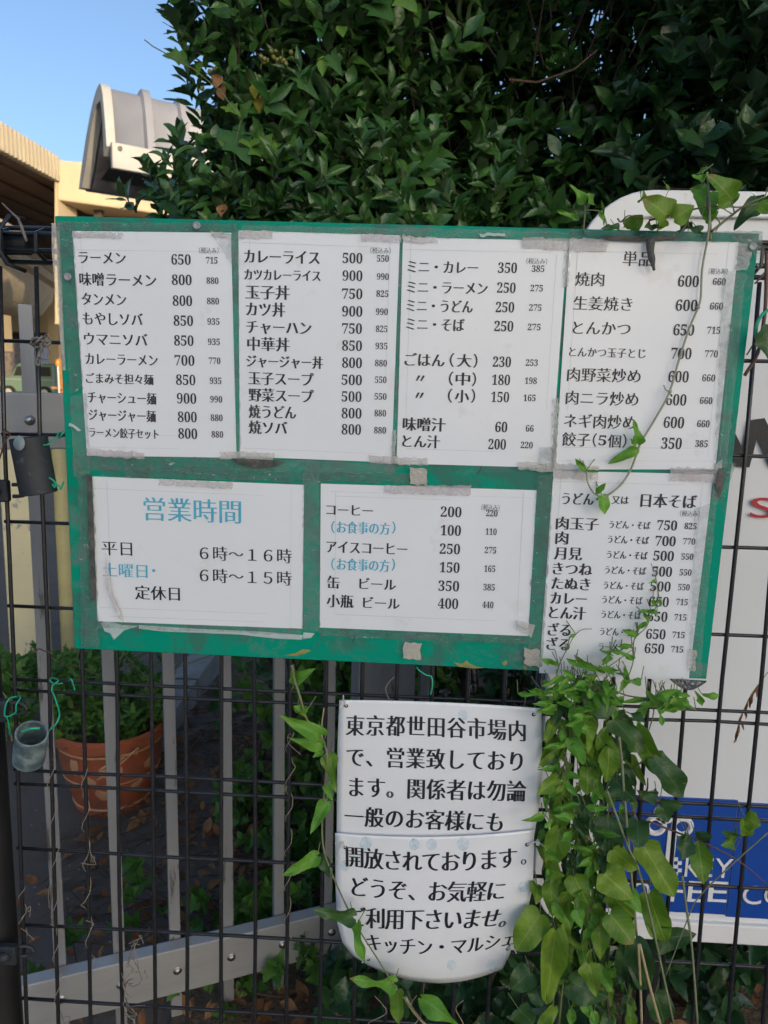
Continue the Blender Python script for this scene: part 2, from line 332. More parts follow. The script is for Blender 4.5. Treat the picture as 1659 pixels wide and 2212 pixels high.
# ------------------------------------------------------------------ far structures
M['farcream'] = surf('cream_concrete', (.55, .46, .30), (.47, .39, .27), .6, .8, 0, .2, .01, c3=(.45, .38, .27))
M['ribmetal'] = surf('cream_ribbed_cladding', (.50, .45, .34), (.44, .39, .30), 1.5, .6, 0, 0)
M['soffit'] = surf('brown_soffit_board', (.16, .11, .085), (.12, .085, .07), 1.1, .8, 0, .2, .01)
M['girder'] = surf('pale_girder_paint', (.74, .65, .50), (.62, .54, .42), .8, .65, 0, .2, .01, c3=(.33, .27, .2))
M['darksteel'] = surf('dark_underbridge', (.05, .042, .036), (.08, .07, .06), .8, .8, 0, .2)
M['zinc'] = surf('grey_zinc_sheet', (.30, .315, .36), (.25, .265, .31), 2.2, .45, .2, .15, .003, c3=(.26, .28, .31))
M['zincwhite'] = surf('white_gutter_metal', (.46, .47, .46), (.39, .40, .40), 3, .5, .1, .1, c3=(.4, .4, .38))
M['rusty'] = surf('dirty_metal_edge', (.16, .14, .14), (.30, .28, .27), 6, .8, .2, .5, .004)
M['whwall'] = surf('shade_blue_cladding', (.42, .54, .86), (.38, .49, .78), .9, .6, 0, .1)  # blue deepened beyond the pale cladding to stand for shade
M['van'] = surf('pale_green_van_paint', (.17, .27, .22), (.15, .25, .20), 1, .28, 0, 0)
M['glass'] = surf('dark_glass', (.03, .035, .035), (.04, .045, .04), 1, .08, 0, 0)
M['tyre'] = surf('tyre_rubber', (.015,)*3, (.02,)*3, 9, .85, 0, .2)
M['orange'] = surf('orange_timber', (.48, .22, .07), (.36, .17, .06), 6, .7, 0, .2)
M['amber'] = surf('amber_lamp_plastic', (.75, .25, .02), (.70, .2, .02), 6, .3, 0, 0)
M['white'] = surf('white_paint', (.75, .75, .74), (.70, .70, .69), 4, .35, 0, 0)
# shed with the ribbed fascia, receding on the left
XF = -12.0
a0, a1 = PX(0, 267, XF), PX(119, 346, XF); b0, b1 = PX(0, 321, XF), PX(118, 395, XF)
zt, zb = (a0.z+a1.z)/2+.05, (b0.z+b1.z)/2
shed = empty('market_shed', (XF-6, 24, 0), 'open market shed with cream ribbed fascia over a dark brown soffit', 'building')
y1 = a1.y
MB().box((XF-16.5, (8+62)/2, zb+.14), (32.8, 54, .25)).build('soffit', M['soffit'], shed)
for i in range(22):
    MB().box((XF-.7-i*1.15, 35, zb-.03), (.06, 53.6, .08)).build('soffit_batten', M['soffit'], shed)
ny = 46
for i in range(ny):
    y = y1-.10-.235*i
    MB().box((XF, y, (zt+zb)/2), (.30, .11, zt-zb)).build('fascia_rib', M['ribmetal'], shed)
MB().box((XF-.14, (8+y1)/2, (zt+zb)/2), (.06, y1-8, zt-zb-.06)).build('fascia_panel', M['soffit'], shed)  # dark backing: shadow between the ribs is put into its colour
mb = MB(); q0, q1 = P(-40, 450, 21), P(62, 506, 27); mb.prism([q0, q1, q1-Vector((0, 0, .45)), q0-Vector((0, 0, .45))], (-.4, .1, 0)); mb.build('diagonal_girder', M['girder'], shed)
for xx in (-30, -38):
    MB().box((xx, 30, zb/2), (.4, .4, zb)).build('column', M['girder'], shed)
# cream portal wall beside it
por = empty('cream_portal_wall', (-9, y1+.3, 0), 'sunlit cream wall band with dark openings below, behind the curved roof', 'building')
t0, t1 = P(121, 344, y1), P(420, 372, y1+3); bb0, bb1 = P(123, 432, y1), P(420, 472, y1+3)
mb = MB(); mb.prism([t0, t1, bb1, bb0], (0, 2.2, 0)); bev(mb.build('wall_band', M['farcream'], por), .06, 3)
mb = MB(); mb.prism([P(118, 346, y1-.02), P(124, 344, y1-.02), P(127, 700, y1-.02), P(119, 700, y1-.02)], (0, 1.4, 0)); mb.build('edge_pier', M['farcream'], por)
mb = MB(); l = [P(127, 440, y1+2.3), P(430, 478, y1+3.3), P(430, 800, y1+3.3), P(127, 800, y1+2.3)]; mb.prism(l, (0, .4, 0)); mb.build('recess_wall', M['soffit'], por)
for u in (138, 160, 215):
    a, b = P(u, 436, y1+1.6), P(u, 560, y1+1.6); MB().box((a+b)/2, (.26, .26, abs(a.z-b.z))).build('post', M['darksteel'], por)
# elevated ramp with a rounded underside, lit columns
ramp_o = empty('elevated_ramp', (-16, 33, 0), 'pale elevated ramp with rounded underside seen low on the left past the fence', 'bridge')
def ramp_pt(s, k):
    A_, B_ = P(-70, 470, 26), P(124, 606, 38); C0 = A_.lerp(B_, s); return C0
secs = [(0, 0), (.25, -.02), (.25, -.35), (-.1, -.42), (-.25, -.95), (-.75, -1.5), (-1.6, -1.85), (-2.8, -1.95), (-4.2, -1.9), (-4.2, 0)]
vs = []; fs = []; ns = 12; n = len(secs)
A_, B_ = P(-90, 455, 25), P(122, 604, 38)
dirv = (B_-A_).normalized(); side = Vector((dirv.y, -dirv.x, 0)).normalized()
for i in range(ns+1):
    c0 = A_.lerp(B_, i/ns)
    for (sx, sz) in secs: vs.append(c0 + side*(-sx)*-1.0 + Vector((0, 0, sz*1.15)))
for i in range(ns):
    for k in range(n): fs.append((i*n+k, i*n+(k+1) % n, (i+1)*n+(k+1) % n, (i+1)*n+k))
fs += [tuple(range(n)), tuple(ns*n+k for k in range(n-1, -1, -1))]
mb = MB(); mb.add(vs, fs); mb.build('girder', M['girder'], ramp_o, smooth='auto')
mb = MB(); mb.prism([A_+Vector((0, 0, .12))+side*.1, B_+Vector((0, 0, .12))+side*.1, B_+side*.1+Vector((0, 0, .5)), A_+side*.1+Vector((0, 0, .5))], side*-.2); mb.build('parapet', M['farcream'], ramp_o)
yel = empty('yellow_lit_columns', (-17, 41, 0), 'sunlit cream columns and cross beam standing past the end of the ramp', 'bridge pier')
for (u, v0, v1, Y, wd) in ((54, 525, 560, 44, .5), (118, 500, 800, 43, 1.0), (3, 680, 760, 30, .35)):
    a, b = P(u, v0, Y), P(u, v1, Y); bev(MB().box((a.x, Y, (a.z+max(b.z, 0))/2), (wd, .9, a.z-max(b.z, 0))).build('column', M['farcream'], yel), .05)
a, b = P(60, 655, 47), P(150, 720, 47); MB().box(((a.x+b.x)/2, 47, (a.z+b.z)/2), (b.x-a.x+3, 1, a.z-b.z)).build('cross_beam', M['farcream'], yel)
dk = empty('low_overpass_deck', (-26, 52, 0), 'dark low overpass deck with a thin cream strip, above the van', 'bridge')
for (v0, v1, Y, mt, nm) in ((720, 736, 50, 'darksteel', 'deck_edge'), (737, 752, 50.2, 'farcream', 'strip'), (753, 792, 50, 'darksteel', 'deck_beam')):
    a, b = P(-120, v0, Y), P(200, v1+4, Y); MB().box(((a.x+b.x)/2, Y, (a.z+b.z)/2), (b.x-a.x, 1.2, a.z-b.z)).build(nm, M[mt], dk)
MB().box((-30, 58, 3.5), (26, .4, 7)).build('back_wall', M['darksteel'], dk)
wh = empty('pale_warehouse', (-25, 47.5, 0), 'pale blue clad warehouse wall, its blue deepened to stand for shade, behind the green van', 'building')
a, b = P(20, 752, 48), P(200, 806, 48)
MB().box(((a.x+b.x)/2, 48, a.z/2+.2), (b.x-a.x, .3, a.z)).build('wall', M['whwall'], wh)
for k in range(2): MB().box(((a.x+b.x)/2, 47.82, a.z*(.45+.3*k)), (b.x-a.x, .05, .07)).build('wall_joint', M['zinc'], wh)
tr = empty('parked_truck', (-24, 40, 0), 'dark parked truck end with orange lights at the left frame edge', 'truck')
a, b = P(2, 770, 38), P(28, 852, 38)
MB().box(((a.x+b.x)/2-.2, 38.6, 1.75), (b.x-a.x+.5, 1.4, 2.1)).build('cargo_box', M['rusty'], tr)
MB().box(((a.x+b.x)/2-.2, 37.8, .62), (b.x-a.x+.4, .3, .3)).build('bumper', M['orange'], tr)
for u in (8, 22): MB().lathe([(0, 0), (.12, 0), (.12, .05), (0, .06)], P(u, 838, 37.6), 12, Vector((0, -1, 0))).build('rear_light', M['amber'], tr)
for k in (-.5, .5): MB().lathe([(0, 0), (.4, 0), (.45, .05), (.45, .2), (0, .22)], ((a.x+b.x)/2+k, 38.1, .45), 16, Vector((1, 0, 0))).build('wheel', M['tyre'], tr)
# van
van = empty('parked_van', (P(85, 850, 34).x, 34, 0), 'pale green van parked in front of the pale warehouse', 'van')
vx0, vx1 = P(20, 840, 34).x, P(135, 840, 34).x; L = vx1-vx0; vz = 1.62
body = [(0, .35), (0, .95), (.05, 1.06), (.22, 1.12), (.33, 1.62), (.40, 1.68), (.97, 1.68), (1, 1.6), (1, .35)]
mb = MB(); mb.prism([Vector((vx0+L*x, 33.2, z*vz/1.68)) for x, z in body], (0, 1.6, 0)); bev(mb.build('body', M['van'], van), .06, 3)
for x0, x1, sl_ in ((.27, .46, .07), (.50, .72, 0), (.75, .95, 0)):
    mb = MB(); mb.prism([Vector((vx0+L*x0, 33.19, 1.06)), Vector((vx0+L*(x0+sl_), 33.19, 1.48)), Vector((vx0+L*x1, 33.19, 1.48)), Vector((vx0+L*x1, 33.19, 1.06))], (0, -.015, 0)); mb.build('side_window', M['glass'], van)
for x in (.17, .83):
    wv = MB().lathe([(0, 0), (.28, 0), (.31, .04), (.31, .18), (0, .2)], (vx0+L*x, 33.3, .31), 20, Vector((0, -1, 0))).build('wheel', M['tyre'], van)
    MB().lathe([(0, .2), (.17, .2), (.18, .21), (.1, .225), (0, .225)], (vx0+L*x, 33.3, .31), 16, Vector((0, -1, 0))).build('rim', M['zincwhite'], wv)
MB().box((vx0+.02, 33.4, .8), (.08, .25, .16)).build('headlight', M['white'], van)
MB().box((vx0+L/2, 33.17, .9), (L*.96, .02, .03)).build('trim_strip', M['zincwhite'], van)
# timber stack with amber lamp
ts = empty('timber_stack', (P(134, 845, 20).x, 20, 0), 'upright orange timber boards leaning beside the van, next to the green board edge', 'timber')
for k, u in enumerate((127, 131, 135, 139, 143)):
    a = P(u, 774+2*k, 20); MB().box((a.x, 20+.02*k, a.z/2), (.045, .03, a.z)).build('board', M['orange'], ts)
MB().box((P(128, 835, 19.9).x, 19.9, P(128, 838, 19.9).z), (.42, .05, .06)).build('cross_board', M['orange'], ts)
lamp = MB(); lamp.lathe([(0, 0), (.06, 0), (.065, .10), (.05, .15), (0, .17)], P(125, 790, 19.7), 14); lo = lamp.build('warning_lamp', M['amber'], smooth='auto', label='small amber warning lamp on a stand beside the orange timber boards', cat='lamp')
z = P(125, 790, 19.7); MB().tube([(z.x, z.y, 0), z], .02, 8).build('stand', M['white'], lo)
# grey barrel roof canopy behind the hedge edge
can = empty('curved_canopy', (-1.9, 6, 0), 'grey ribbed barrel roof canopy with pale gutter, half hidden by the hedge', 'canopy')
YC = 5.4; TH = R_(38); LD = Vector((math.cos(TH), math.sin(TH), 0)); UPV = Vector((0, 0, 1))
RID = P(229, 190, YC); NEV = PN(243, 322, RID, LD); FEV = PN(184, 410, RID, LD)
def bez(a, c, b, t): return a*(1-t)**2 + c*2*t*(1-t) + b*t*t
def sect(s, off=0.):                             # section of the barrel: near eave (0) - ridge (.5) - far eave (1)
    if s <= .5: p = bez(RID, RID.lerp(Vector((NEV.x, NEV.y, RID.z)), .75), NEV, 1-2*s)
    else: p = bez(RID, RID.lerp(Vector((FEV.x, FEV.y, RID.z)), .32), FEV, 2*s-1)
    if off:
        q = (RID+NEV+FEV)/3 - UPV*.3; p = p + (p-q).normalized()*off
    return p
LEN = 2.3
mb = MB(); mb.grid(lambda s, t: sect(t)+LD*LEN*s, 2, 40); o = mb.build('roof_sheet', M['zinc'], can, smooth=True); sm = o.modifiers.new('thick', 'SOLIDIFY'); sm.thickness = .03; sm.offset = -1
for k in range(1, 8):
    mb = MB(); vs = []; n_ = 40
    for i in range(n_+1):
        c_ = sect(i/n_); d_ = sect(i/n_, .05)
        vs += [c_+LD*((.30*k)-.045), d_+LD*((.30*k)-.03), d_+LD*((.30*k)+.03), c_+LD*((.30*k)+.045)]
    mb.add(vs, [(i*4+j, i*4+j+1, (i+1)*4+j+1, (i+1)*4+j) for i in range(n_) for j in range(3)]); mb.build('roof_rib', M['zinc'], can, smooth='auto')
mb = MB(); vs = []; n_ = 40
for i in range(n_+1):
    s = i/n_; wd = .085 if s < .5 else .085+.02*(s-.5)
    o_ = sect(s, .02); i_ = sect(s, -wd*(1 if abs(s-.5) > .06 else 1.25)); vs += [o_-LD*.05, i_-LD*.05, i_+LD*.02, o_+LD*.02]
mb.add(vs, [(i*4+j, i*4+(j+1) % 4, (i+1)*4+(j+1) % 4, (i+1)*4+j) for i in range(n_) for j in range(4)]+[(0, 1, 2, 3), (n_*4+3, n_*4+2, n_*4+1, n_*4)]); mb.build('end_fascia', M['zincwhite'], can, smooth='auto')
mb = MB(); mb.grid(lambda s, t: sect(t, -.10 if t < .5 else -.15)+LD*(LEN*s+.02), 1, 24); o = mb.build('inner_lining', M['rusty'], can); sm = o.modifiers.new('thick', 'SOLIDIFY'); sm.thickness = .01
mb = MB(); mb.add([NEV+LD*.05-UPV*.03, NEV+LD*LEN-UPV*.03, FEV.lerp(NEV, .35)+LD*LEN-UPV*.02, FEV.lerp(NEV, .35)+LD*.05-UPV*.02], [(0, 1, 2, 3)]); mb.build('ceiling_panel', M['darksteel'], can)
CN = Vector((math.sin(TH), -math.cos(TH), 0)); g0 = NEV+CN*.04+UPV*.03-LD*.03
mb = MB(); mb.prism([g0, g0+LD*LEN, g0+LD*LEN-UPV*.19, g0-UPV*.19], CN*.05); bev(mb.build('gutter_board', M['zincwhite'], can), .006)
MB().lathe([(0, 0), (.018, 0), (.018, .012), (0, .015)], g0+LD*.06+CN*.05-UPV*.04, 10, CN).build('screw', M['rusty'], can)
for xx, yy in ((-1.0, 6.1), (.3, 7.1)): MB().tube([(xx, yy, 0), (xx, yy, 3.2)], .05, 10).build('post', M['zinc'], can)
# added block behind the camera, never in view: it keeps the fence in shade
shade_block = empty('unseen_shade_block', (12, -24, 0), 'added narrow grey block out of view, shaped to shade the fence', 'building')
MB().box((14.2, -24, 4.7), (8.4, 8, 9.4)).build('wall', M['kerb'], shade_block)
MB().box((14.2, -24, 9.6), (9, 8.6, .4)).build('roof', M['zinc'], shade_block)
for k in range(2):
    wn = MB().box((12.3+k*3.8, -19.97, 4.5), (3, .08, 2)).build('window', M['glass'], shade_block); MB().box((12.3+k*3.8, -19.95, 3.42), (3.2, .2, .1)).build('sill', M['zincwhite'], wn)
# ------------------------------------------------------------------ cream posts beyond the slat fence
c = PZ(52, 1440, 0); pw = .150
o = MB().box((c.x, c.y+.08, .62), (pw, pw, 1.24)).build('cream_post', M['cream'], label='wide square cream post with chipped paint, left of the two', cat='post'); bev(o, .012, 3)
c2 = PZ(122, 1415, 0)
mb = MB(); mb.lathe([(0, 0), (.038, 0), (.038, 1.18), (.03, 1.2), (0, 1.205)], (c2.x+.07, c2.y, 0), 20); mb.build('round_post', M['olive'], smooth='auto', label='slim round olive yellow post to the right of the wide cream post', cat='post')
# ------------------------------------------------------------------ hedge
def hedge_left(z):                                         # ragged left side of the hedge (X at height z)
    tb = [(.6, -.62), (1.5, -.62), (1.88, -.68), (1.93, -.86), (1.99, -.80), (2.04, -.68), (2.12, -.67), (2.25, -.65), (2.45, -.70), (2.6, -.75), (2.8, -.73), (3.4, -.76)]
    for (z0, x0), (z1, x1) in zip(tb, tb[1:]):
        if z0 <= z <= z1: return x0+(x1-x0)*(z-z0)/(z1-z0)
    return -.62
def rosette(c, axis, n, L, W, out, spread=.95):
    axis = axis.normalized(); a = axis.orthogonal().normalized(); b = axis.cross(a); ph = random.random()*6
    for i in range(n):
        an = ph + i*2.4; h = (i/n)*L*1.0; rd = a*math.cos(an)+b*math.sin(an)
        el = random.uniform(.35, .8) + .4*(1-i/n); d = (axis*math.cos(el*spread*1.2) + rd*math.sin(el*spread*1.2)).normalized()
        base = c + axis*h; l = L*random.uniform(.75, 1.15)*(1-.25*i/n)
        nn = (axis - d*axis.dot(d)); nn = nn + rv(.12)
        out.append(leaf_matrix(base, base+d*l, W*random.uniform(.8, 1.15)*(l/L), nn))
def make_hedge(nros, xr, yr, zr, L, W, test, dark=0):
    out = []; tw = []
    for _ in range(nros):
        z = random.uniform(*zr); x = random.uniform(*xr); y = yr[0] + (yr[1]-yr[0])*random.random()**1.25
        y += .10*math.sin(x*5+z*3)+.07*math.sin(z*9+1)
        p = Vector((x, y, z))
        if not test(p): continue
        ax = Vector((random.gauss(0, .35), -random.uniform(.1, .9), random.uniform(.2, 1.0)))
        rosette(p, ax, random.randint(6, 9), L*random.uniform(.6, 1.15), W*random.uniform(.8, 1.15), out); tw.append((p, ax))
    return out, tw
def split_parts(root, mats, kind, mat, nmax=260):          # the nearest leaves in view become parts, the rest one mass
    sc_ = []
    for i, m in enumerate(mats):
        u, v = pix(m.translation)
        if -20 < u < 1680 and -20 < v < 475: sc_.append((m.translation.y, i))
    sc_.sort(); ids = set(i for _, i in sc_[:nmax]); rest = []
    for i, m in enumerate(mats):
        if i in ids:
            o = bpy.data.objects.new('leaf', leaf_mesh(kind, mat, i % 6, .22, .15, .05)); COL.objects.link(o); o.parent = root
            o.matrix_local = Matrix.Translation(-WL[root.name]) @ m
        else: rest.append(m)
    if mat == 'hedge': mass(rest[::6], kind, 'hedgelight', 'new_foliage', root); rest = [m for i, m in enumerate(rest) if i % 6]
    mass(rest, kind, mat, 'foliage', root)
def gap(p):                                                # thin place where sky shows through
    u, v = pix(p); return (abs(u-1235)/85)**2 + (abs(v-210)/150)**2 < 1 and random.random() < .42 or (abs(u-640)/60)**2+(abs(v-270)/120)**2 < 1 and random.random() < .15
hd = empty('evergreen_hedge', (.1, 1.5, 0), 'dense glossy green hedge rising behind the top of the menu board', 'hedge')
mt, tw = make_hedge(7600, (-1.0, 1.25), (1.05, 1.85), (1.45, 3.15), .082, .034, lambda p: p.x > hedge_left(p.z)+abs(random.gauss(0, .05)) and not gap(p))
split_parts(hd, mt, 'ellipse', 'hedge')
mb = MB()
for p, ax in tw:
    if random.random() < .5 and p.x > -.52:
        q = p + ax.normalized()*.07; r = p - ax.normalized()*.10 + Vector((0, .05, -.04)); mb.tube([r, p, q], [.0022, .0018, .001], 4)
mb.build('twig', M['wood'], hd, kind='stuff')
for k in range(9):
    x = -.55+.2*k; pts = [Vector((x+.05*math.sin(j*1.7+k)+(.06*j*math.sin(k)), 1.55+.1*math.sin(j+k), .0+.4*j)) for j in range(8)]
    MB().tube(pts, [.018-.0019*j for j in range(8)], 7).build('trunk', M['wood'], hd)
hd2 = empty('dark_hedge', (1.2, 1.4, 0), 'darker broad leaved shrub overhanging the white sign at the right', 'hedge')
def t2(p): u, v = pix(p); return u > 1290+120*math.sin(v*.012)+random.gauss(0, 45)
mt, tw = make_hedge(2600, (.45, 2.3), (.80, 1.75), (1.1, 3.3), .092, .050, t2)
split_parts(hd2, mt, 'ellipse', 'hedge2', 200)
for k in range(4):
    pts = [Vector((1.0+.3*k+.05*math.sin(j*1.7+k), 1.5, .4*j)) for j in range(8)]
    MB().tube(pts, [.02-.002*j for j in range(8)], 7).build('trunk', M['wood'], hd2)
ot = empty('shade_crown', (1.6, 1.6, 0), 'added leaf crown above the view, shading the hedge at the top right', 'tree')  # unseen foliage, added to block light from above the dark shrub
mt = []
for _ in range(900):
    p = Vector((random.uniform(.1, 3), random.uniform(-.1, 2.2), random.uniform(2.75, 3.7)))
    if pix(p)[1] > -40 or (p.x < .5 and p.y < .6): continue
    rosette(p, Vector((random.gauss(0, .4), random.gauss(-.2, .4), .6)), 7, .1, .055, mt)
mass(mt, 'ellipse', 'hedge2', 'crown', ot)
MB().tube([(2.2, 1.9, 0), (2.15, 1.9, 1.5), (1.9, 1.6, 2.8), (1.5, 1.3, 3.4)], [.09, .08, .06, .03], 10).build('trunk', M['wood'], ot)
# shoot bare twigs, berries, lobed climber leaves
mb = MB(); mb.tube([P(1100, 172, .98), P(1160, 178, .97), P(1240, 150, .95), P(1290, 108, .95)], [.003, .0026, .002, .0014], 6)
mb.build('bare_twig', M['redstem'], hd)
MB().tube([P(1380, 400, .9), P(1460, 408, .9), P(1535, 412, .9)], .0022, 6).build('bare_twig', M['redstem'], hd2)
for (u, v, n) in ((612, 130, 13), (738, 345, 15), (567, 142, 6), (462, 168, 5)):
    c = P(u, v, 1.02); br = empty('berry_cluster', c, {612: 'largest olive berry cluster high in the hedge beside a big pale leaf', 738: 'olive berry cluster low in the hedge above the menu board', 567: 'small berry cluster just left of the largest cluster in the hedge', 462: 'tiny berry cluster near the left edge of the hedge'}[u], 'berries', 'berry clusters in the hedge')
    for i in range(n):
        q = c + Vector((random.gauss(0, .011), random.gauss(-.02, .006), random.gauss(0, .014)))
        mb = MB(); mb.lathe([(0, -.0062), (.0045, -.0045), (.0062, 0), (.0045, .0045), (0, .0062)], q, 8); mb.build('berry', M['berry'], br, smooth=True)
    MB().tube([c+Vector((0, .03, .02)), c+Vector((0, -.01, .02)), c+Vector((0, -.02, -.015))], .0012, 5).build('stalk', M['stem'], br)
cl = empty('lobed_climber', P(520, 300, 1.0), 'thin climber with lobed pale green leaves on the left part of the hedge', 'vine')
for (u0, v0, u1, v1, wd) in ((500, 285, 540, 355, .085), (545, 300, 600, 360, .075), (400, 130, 350, 118, .06), (520, 255, 545, 215, .045), (490, 230, 520, 250, .04), (805, 10, 850, 48, .08), (860, -20, 900, 25, .07), (640, 165, 690, 215, .04), (715, 120, 740, 165, .04), (560, 290, 545, 250, .03), (500, 330, 470, 300, .04)):
    put_leaf(cl, P(u0, v0, .99), P(u1, v1, .96), wd, Vector((random.gauss(0, .2), -1, .4)), 'lobed', random.choice(['lobed', 'young', 'lobed']))
MB().tube([P(515, 385, 1), P(505, 330, .98), P(520, 260, .97), (P(480, 200, .97)), P(420, 150, .97), P(330, 100, .97), P(312, 86, .97)], .0014, 5).build('stem', M['stem'], cl)
for (u, v, mt_) in ((472, 160, 'dryleaf'), (478, 185, 'dryleaf'), (483, 440, 'dryleaf'), (555, 180, 'yellowleaf'), (565, 205, 'yellowleaf'), (610, 395, 'young'), (700, 120, 'young'), (735, 55, 'young'), (670, 140, 'hedge'), (600, 300, 'young')):
    put_leaf(hd, P(u, v, 1.0), P(u+random.uniform(-14, 14), v+random.uniform(25, 45), .97), .028, Vector((random.gauss(0, .4), -1, .5)), 'ellipse', mt_)
# ------------------------------------------------------------------ low growth beyond the slat fence
def scatter(name, label, cat, n, region, kind, mat, L, W, zr, flat=.5, parent=None):
    out = []
    for _ in range(n):
        p = region()
        if p is None: continue
        p = Vector((p[0], p[1], random.uniform(*zr))) if len(p) == 2 else Vector(p)
        d = Vector((random.gauss(0, 1), random.gauss(0, 1), random.gauss(flat, .5))).normalized(); l = L*random.uniform(.6, 1.3)
        out.append(leaf_matrix(p, p+d*l, W*l/L, Vector((random.gauss(0, .3), random.gauss(-.3, .3), 1))))
    return mass(out, kind, mat, name, parent, label, cat)
def low_shrub(name, label, boxes, n, kind, mat, L, W, group=None):
    c = boxes[0][0]; root = empty(name, (c[0], c[1], 0), label, 'shrub', group); out = []; mb = MB()
    for _ in range(n):
        (c, s) = random.choice(boxes); q = rv(.5); q = Vector([max(-.95, min(.95, e_)) for e_ in q]); q = Vector(c)+Vector((q.x*s[0], q.y*s[1], q.z*s[2]))
        if q.z < .03: continue
        rosette(q, Vector((random.gauss(0, .5), random.gauss(-.4, .4), random.uniform(.1, 1))), random.randint(4, 7), L*random.uniform(.7, 1.2), W, out)
        if random.random() < .3: mb.tube([Vector((c[0]+(q.x-c[0])*.3, q.y+.1, 0)), q.lerp(Vector((c[0], c[1], 0)), .3), q], .003, 4)
    best = sorted(range(len(out)), key=lambda i: out[i].translation.y)[:40]; bs = set(best)
    for i in best:
        o = bpy.data.objects.new('leaf', leaf_mesh(kind, mat, i % 6)); COL.objects.link(o); o.parent = root; o.matrix_local = Matrix.Translation(-WL[root.name]) @ out[i]
    mass([m for i, m in enumerate(out) if i not in bs], kind, mat, 'foliage', root)
    if mb.v: mb.build('stems', M['wood'], root, kind='stuff')
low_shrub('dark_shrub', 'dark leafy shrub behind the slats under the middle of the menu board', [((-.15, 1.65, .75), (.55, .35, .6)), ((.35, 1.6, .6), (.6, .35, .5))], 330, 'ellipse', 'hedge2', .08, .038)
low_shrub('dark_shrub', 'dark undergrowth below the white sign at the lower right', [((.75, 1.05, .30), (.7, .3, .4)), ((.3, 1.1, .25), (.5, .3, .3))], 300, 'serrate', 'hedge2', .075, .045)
low_shrub('leafy_shrub', 'mid green weedy shrub beyond the slats right of the terracotta pot', [((-.45, 1.95, .45), (.3, .3, .5)), ((-.25, 1.4, .2), (.3, .25, .25))], 170, 'serrate', 'weed', .06, .036)
low_shrub('leafy_shrub', 'bright green ivy clump at the foot of the slats by the long rail', [((-.35, 1.15, .08), (.16, .18, .12)), ((-.15, .95, .06), (.25, .15, .1)), ((-.55, 1.35, .07), (.08, .12, .1))], 110, 'lobed', 'weed', .05, .045)
low_shrub('leafy_shrub', 'weedy green shrub behind the slats just left of the hanging notices', [((-.28, 1.75, .55), (.28, .3, .7)), ((-.05, 1.5, .4), (.35, .3, .5))], 230, 'serrate', 'young', .065, .036)  # lighter leaf colour stands in for light the hedge blocks
low_shrub('leafy_shrub', 'low green weeds growing under the bottom rail behind the mesh', [((-.35, .75, .08), (.5, .2, .16)), ((-.1, .60, .08), (.4, .15, .2))], 120, 'lobed', 'weed', .05, .042)
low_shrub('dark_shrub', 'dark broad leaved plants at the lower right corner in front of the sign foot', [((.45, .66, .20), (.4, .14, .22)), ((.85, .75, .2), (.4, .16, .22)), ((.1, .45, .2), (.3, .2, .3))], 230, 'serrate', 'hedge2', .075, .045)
def ground_z(x, y):
    t = (y-.22)/3.2; s = (x+.92-.35*(1-t))/4.6
    return (soil(s, t).z if 0 < s < 1 and 0 < t < 1 else 0)
def on_ground():
    x, y = random.triangular(-1.3, 1.6, -.2), random.uniform(.5, 2.6); return (x, y, ground_z(x, y)+random.uniform(.004, .02))
scatter('dead_leaf_litter', 'brown dead leaves lying over the soil behind the slat fence', 'leaf litter', 2300, on_ground, 'ellipse', 'dryleaf', .046, .023, (.012, .085), .12)
mb = MB()
for _ in range(900):
    x, y = random.uniform(-1.1, 1.4), random.uniform(.8, 2.4); a = random.gauss(.2, .5); l = random.uniform(.08, .3)
    p = Vector((x, y, ground_z(x, y)+.012)); mb.tube([p, p+Vector((math.cos(a)*l*.5, math.sin(a)*l*.5, random.uniform(0, .04))), p+Vector((math.cos(a)*l, math.sin(a)*l, random.uniform(-.01, .05)))], .0018, 3)
mb.build('dry_twig_litter', M['wood'], kind='stuff', label='thin dry twigs scattered on the dark soil', cat='twigs')
mb = MB()
for _ in range(150):
    x, y = random.uniform(-1.6, -.6), random.uniform(.6, 1.4); r = random.uniform(.0015, .0045); mb.lathe([(0, -r*.3), (r, 0), (r*.6, r*.6), (0, r*.7)], (x, y, r*.3), 5)
mb.build('gravel_bits', M['kerb'], kind='stuff', label='pale grit scattered on the asphalt by the terracotta pot', cat='gravel')
# ------------------------------------------------------------------ terracotta pot with plants
def pot_mat():
    m, t, b = new_mat('terracotta'); v = world_pos(t)
    c = mixc(t, noise(t, 8, 5, .6, v), (.32, .075, .03), (.40, .11, .045)); c = mixc(t, ramp(t, noise(t, 5, 6, .7, v), [(.50, (0, 0, 0)), (.68, (.85, .85, .85))]), c, (.17, .075, .05))
    t.links.new(c, b.inputs['Base Color']); b.inputs['Roughness'].default_value = .75; bump(t, b, noise(t, 60, 5, .6, v), .4, .002); return m
M['terra'] = pot_mat(); M['ochrerelief'] = surf('pale_ochre_relief', (.55, .31, .17), (.47, .24, .12), 20, .8, 0, .3)
pc = Vector((-1.035, 1.455, 0)); pot = empty('terracotta_pot', pc, 'round terracotta flower pot with pale ochre relief pattern behind the slats', 'flower pot')
prof = [(0, 0), (.150, 0), (.160, .012), (.158, .03), (.165, .045), (.195, .12), (.213, .20), (.216, .262), (.222, .27), (.238, .28), (.240, .315), (.228, .325), (.214, .318), (.205, .27), (0, .265)]
prof = [(r*.80, h*.93) for r, h in prof]
MB().lathe(prof, pc, 48).build('bowl', M['terra'], pot, smooth='auto')
for r, h, t_ in ((.174, .244, .005), (.160, .138, .0035), (.130, .033, .0045)):
    MB().tube([pc+Vector((math.cos(a)*r, math.sin(a)*r, h)) for a in np.linspace(0, 2*math.pi, 49)], t_, 6, caps=False).build('relief_ring', M['ochrerelief'], pot, smooth=True)
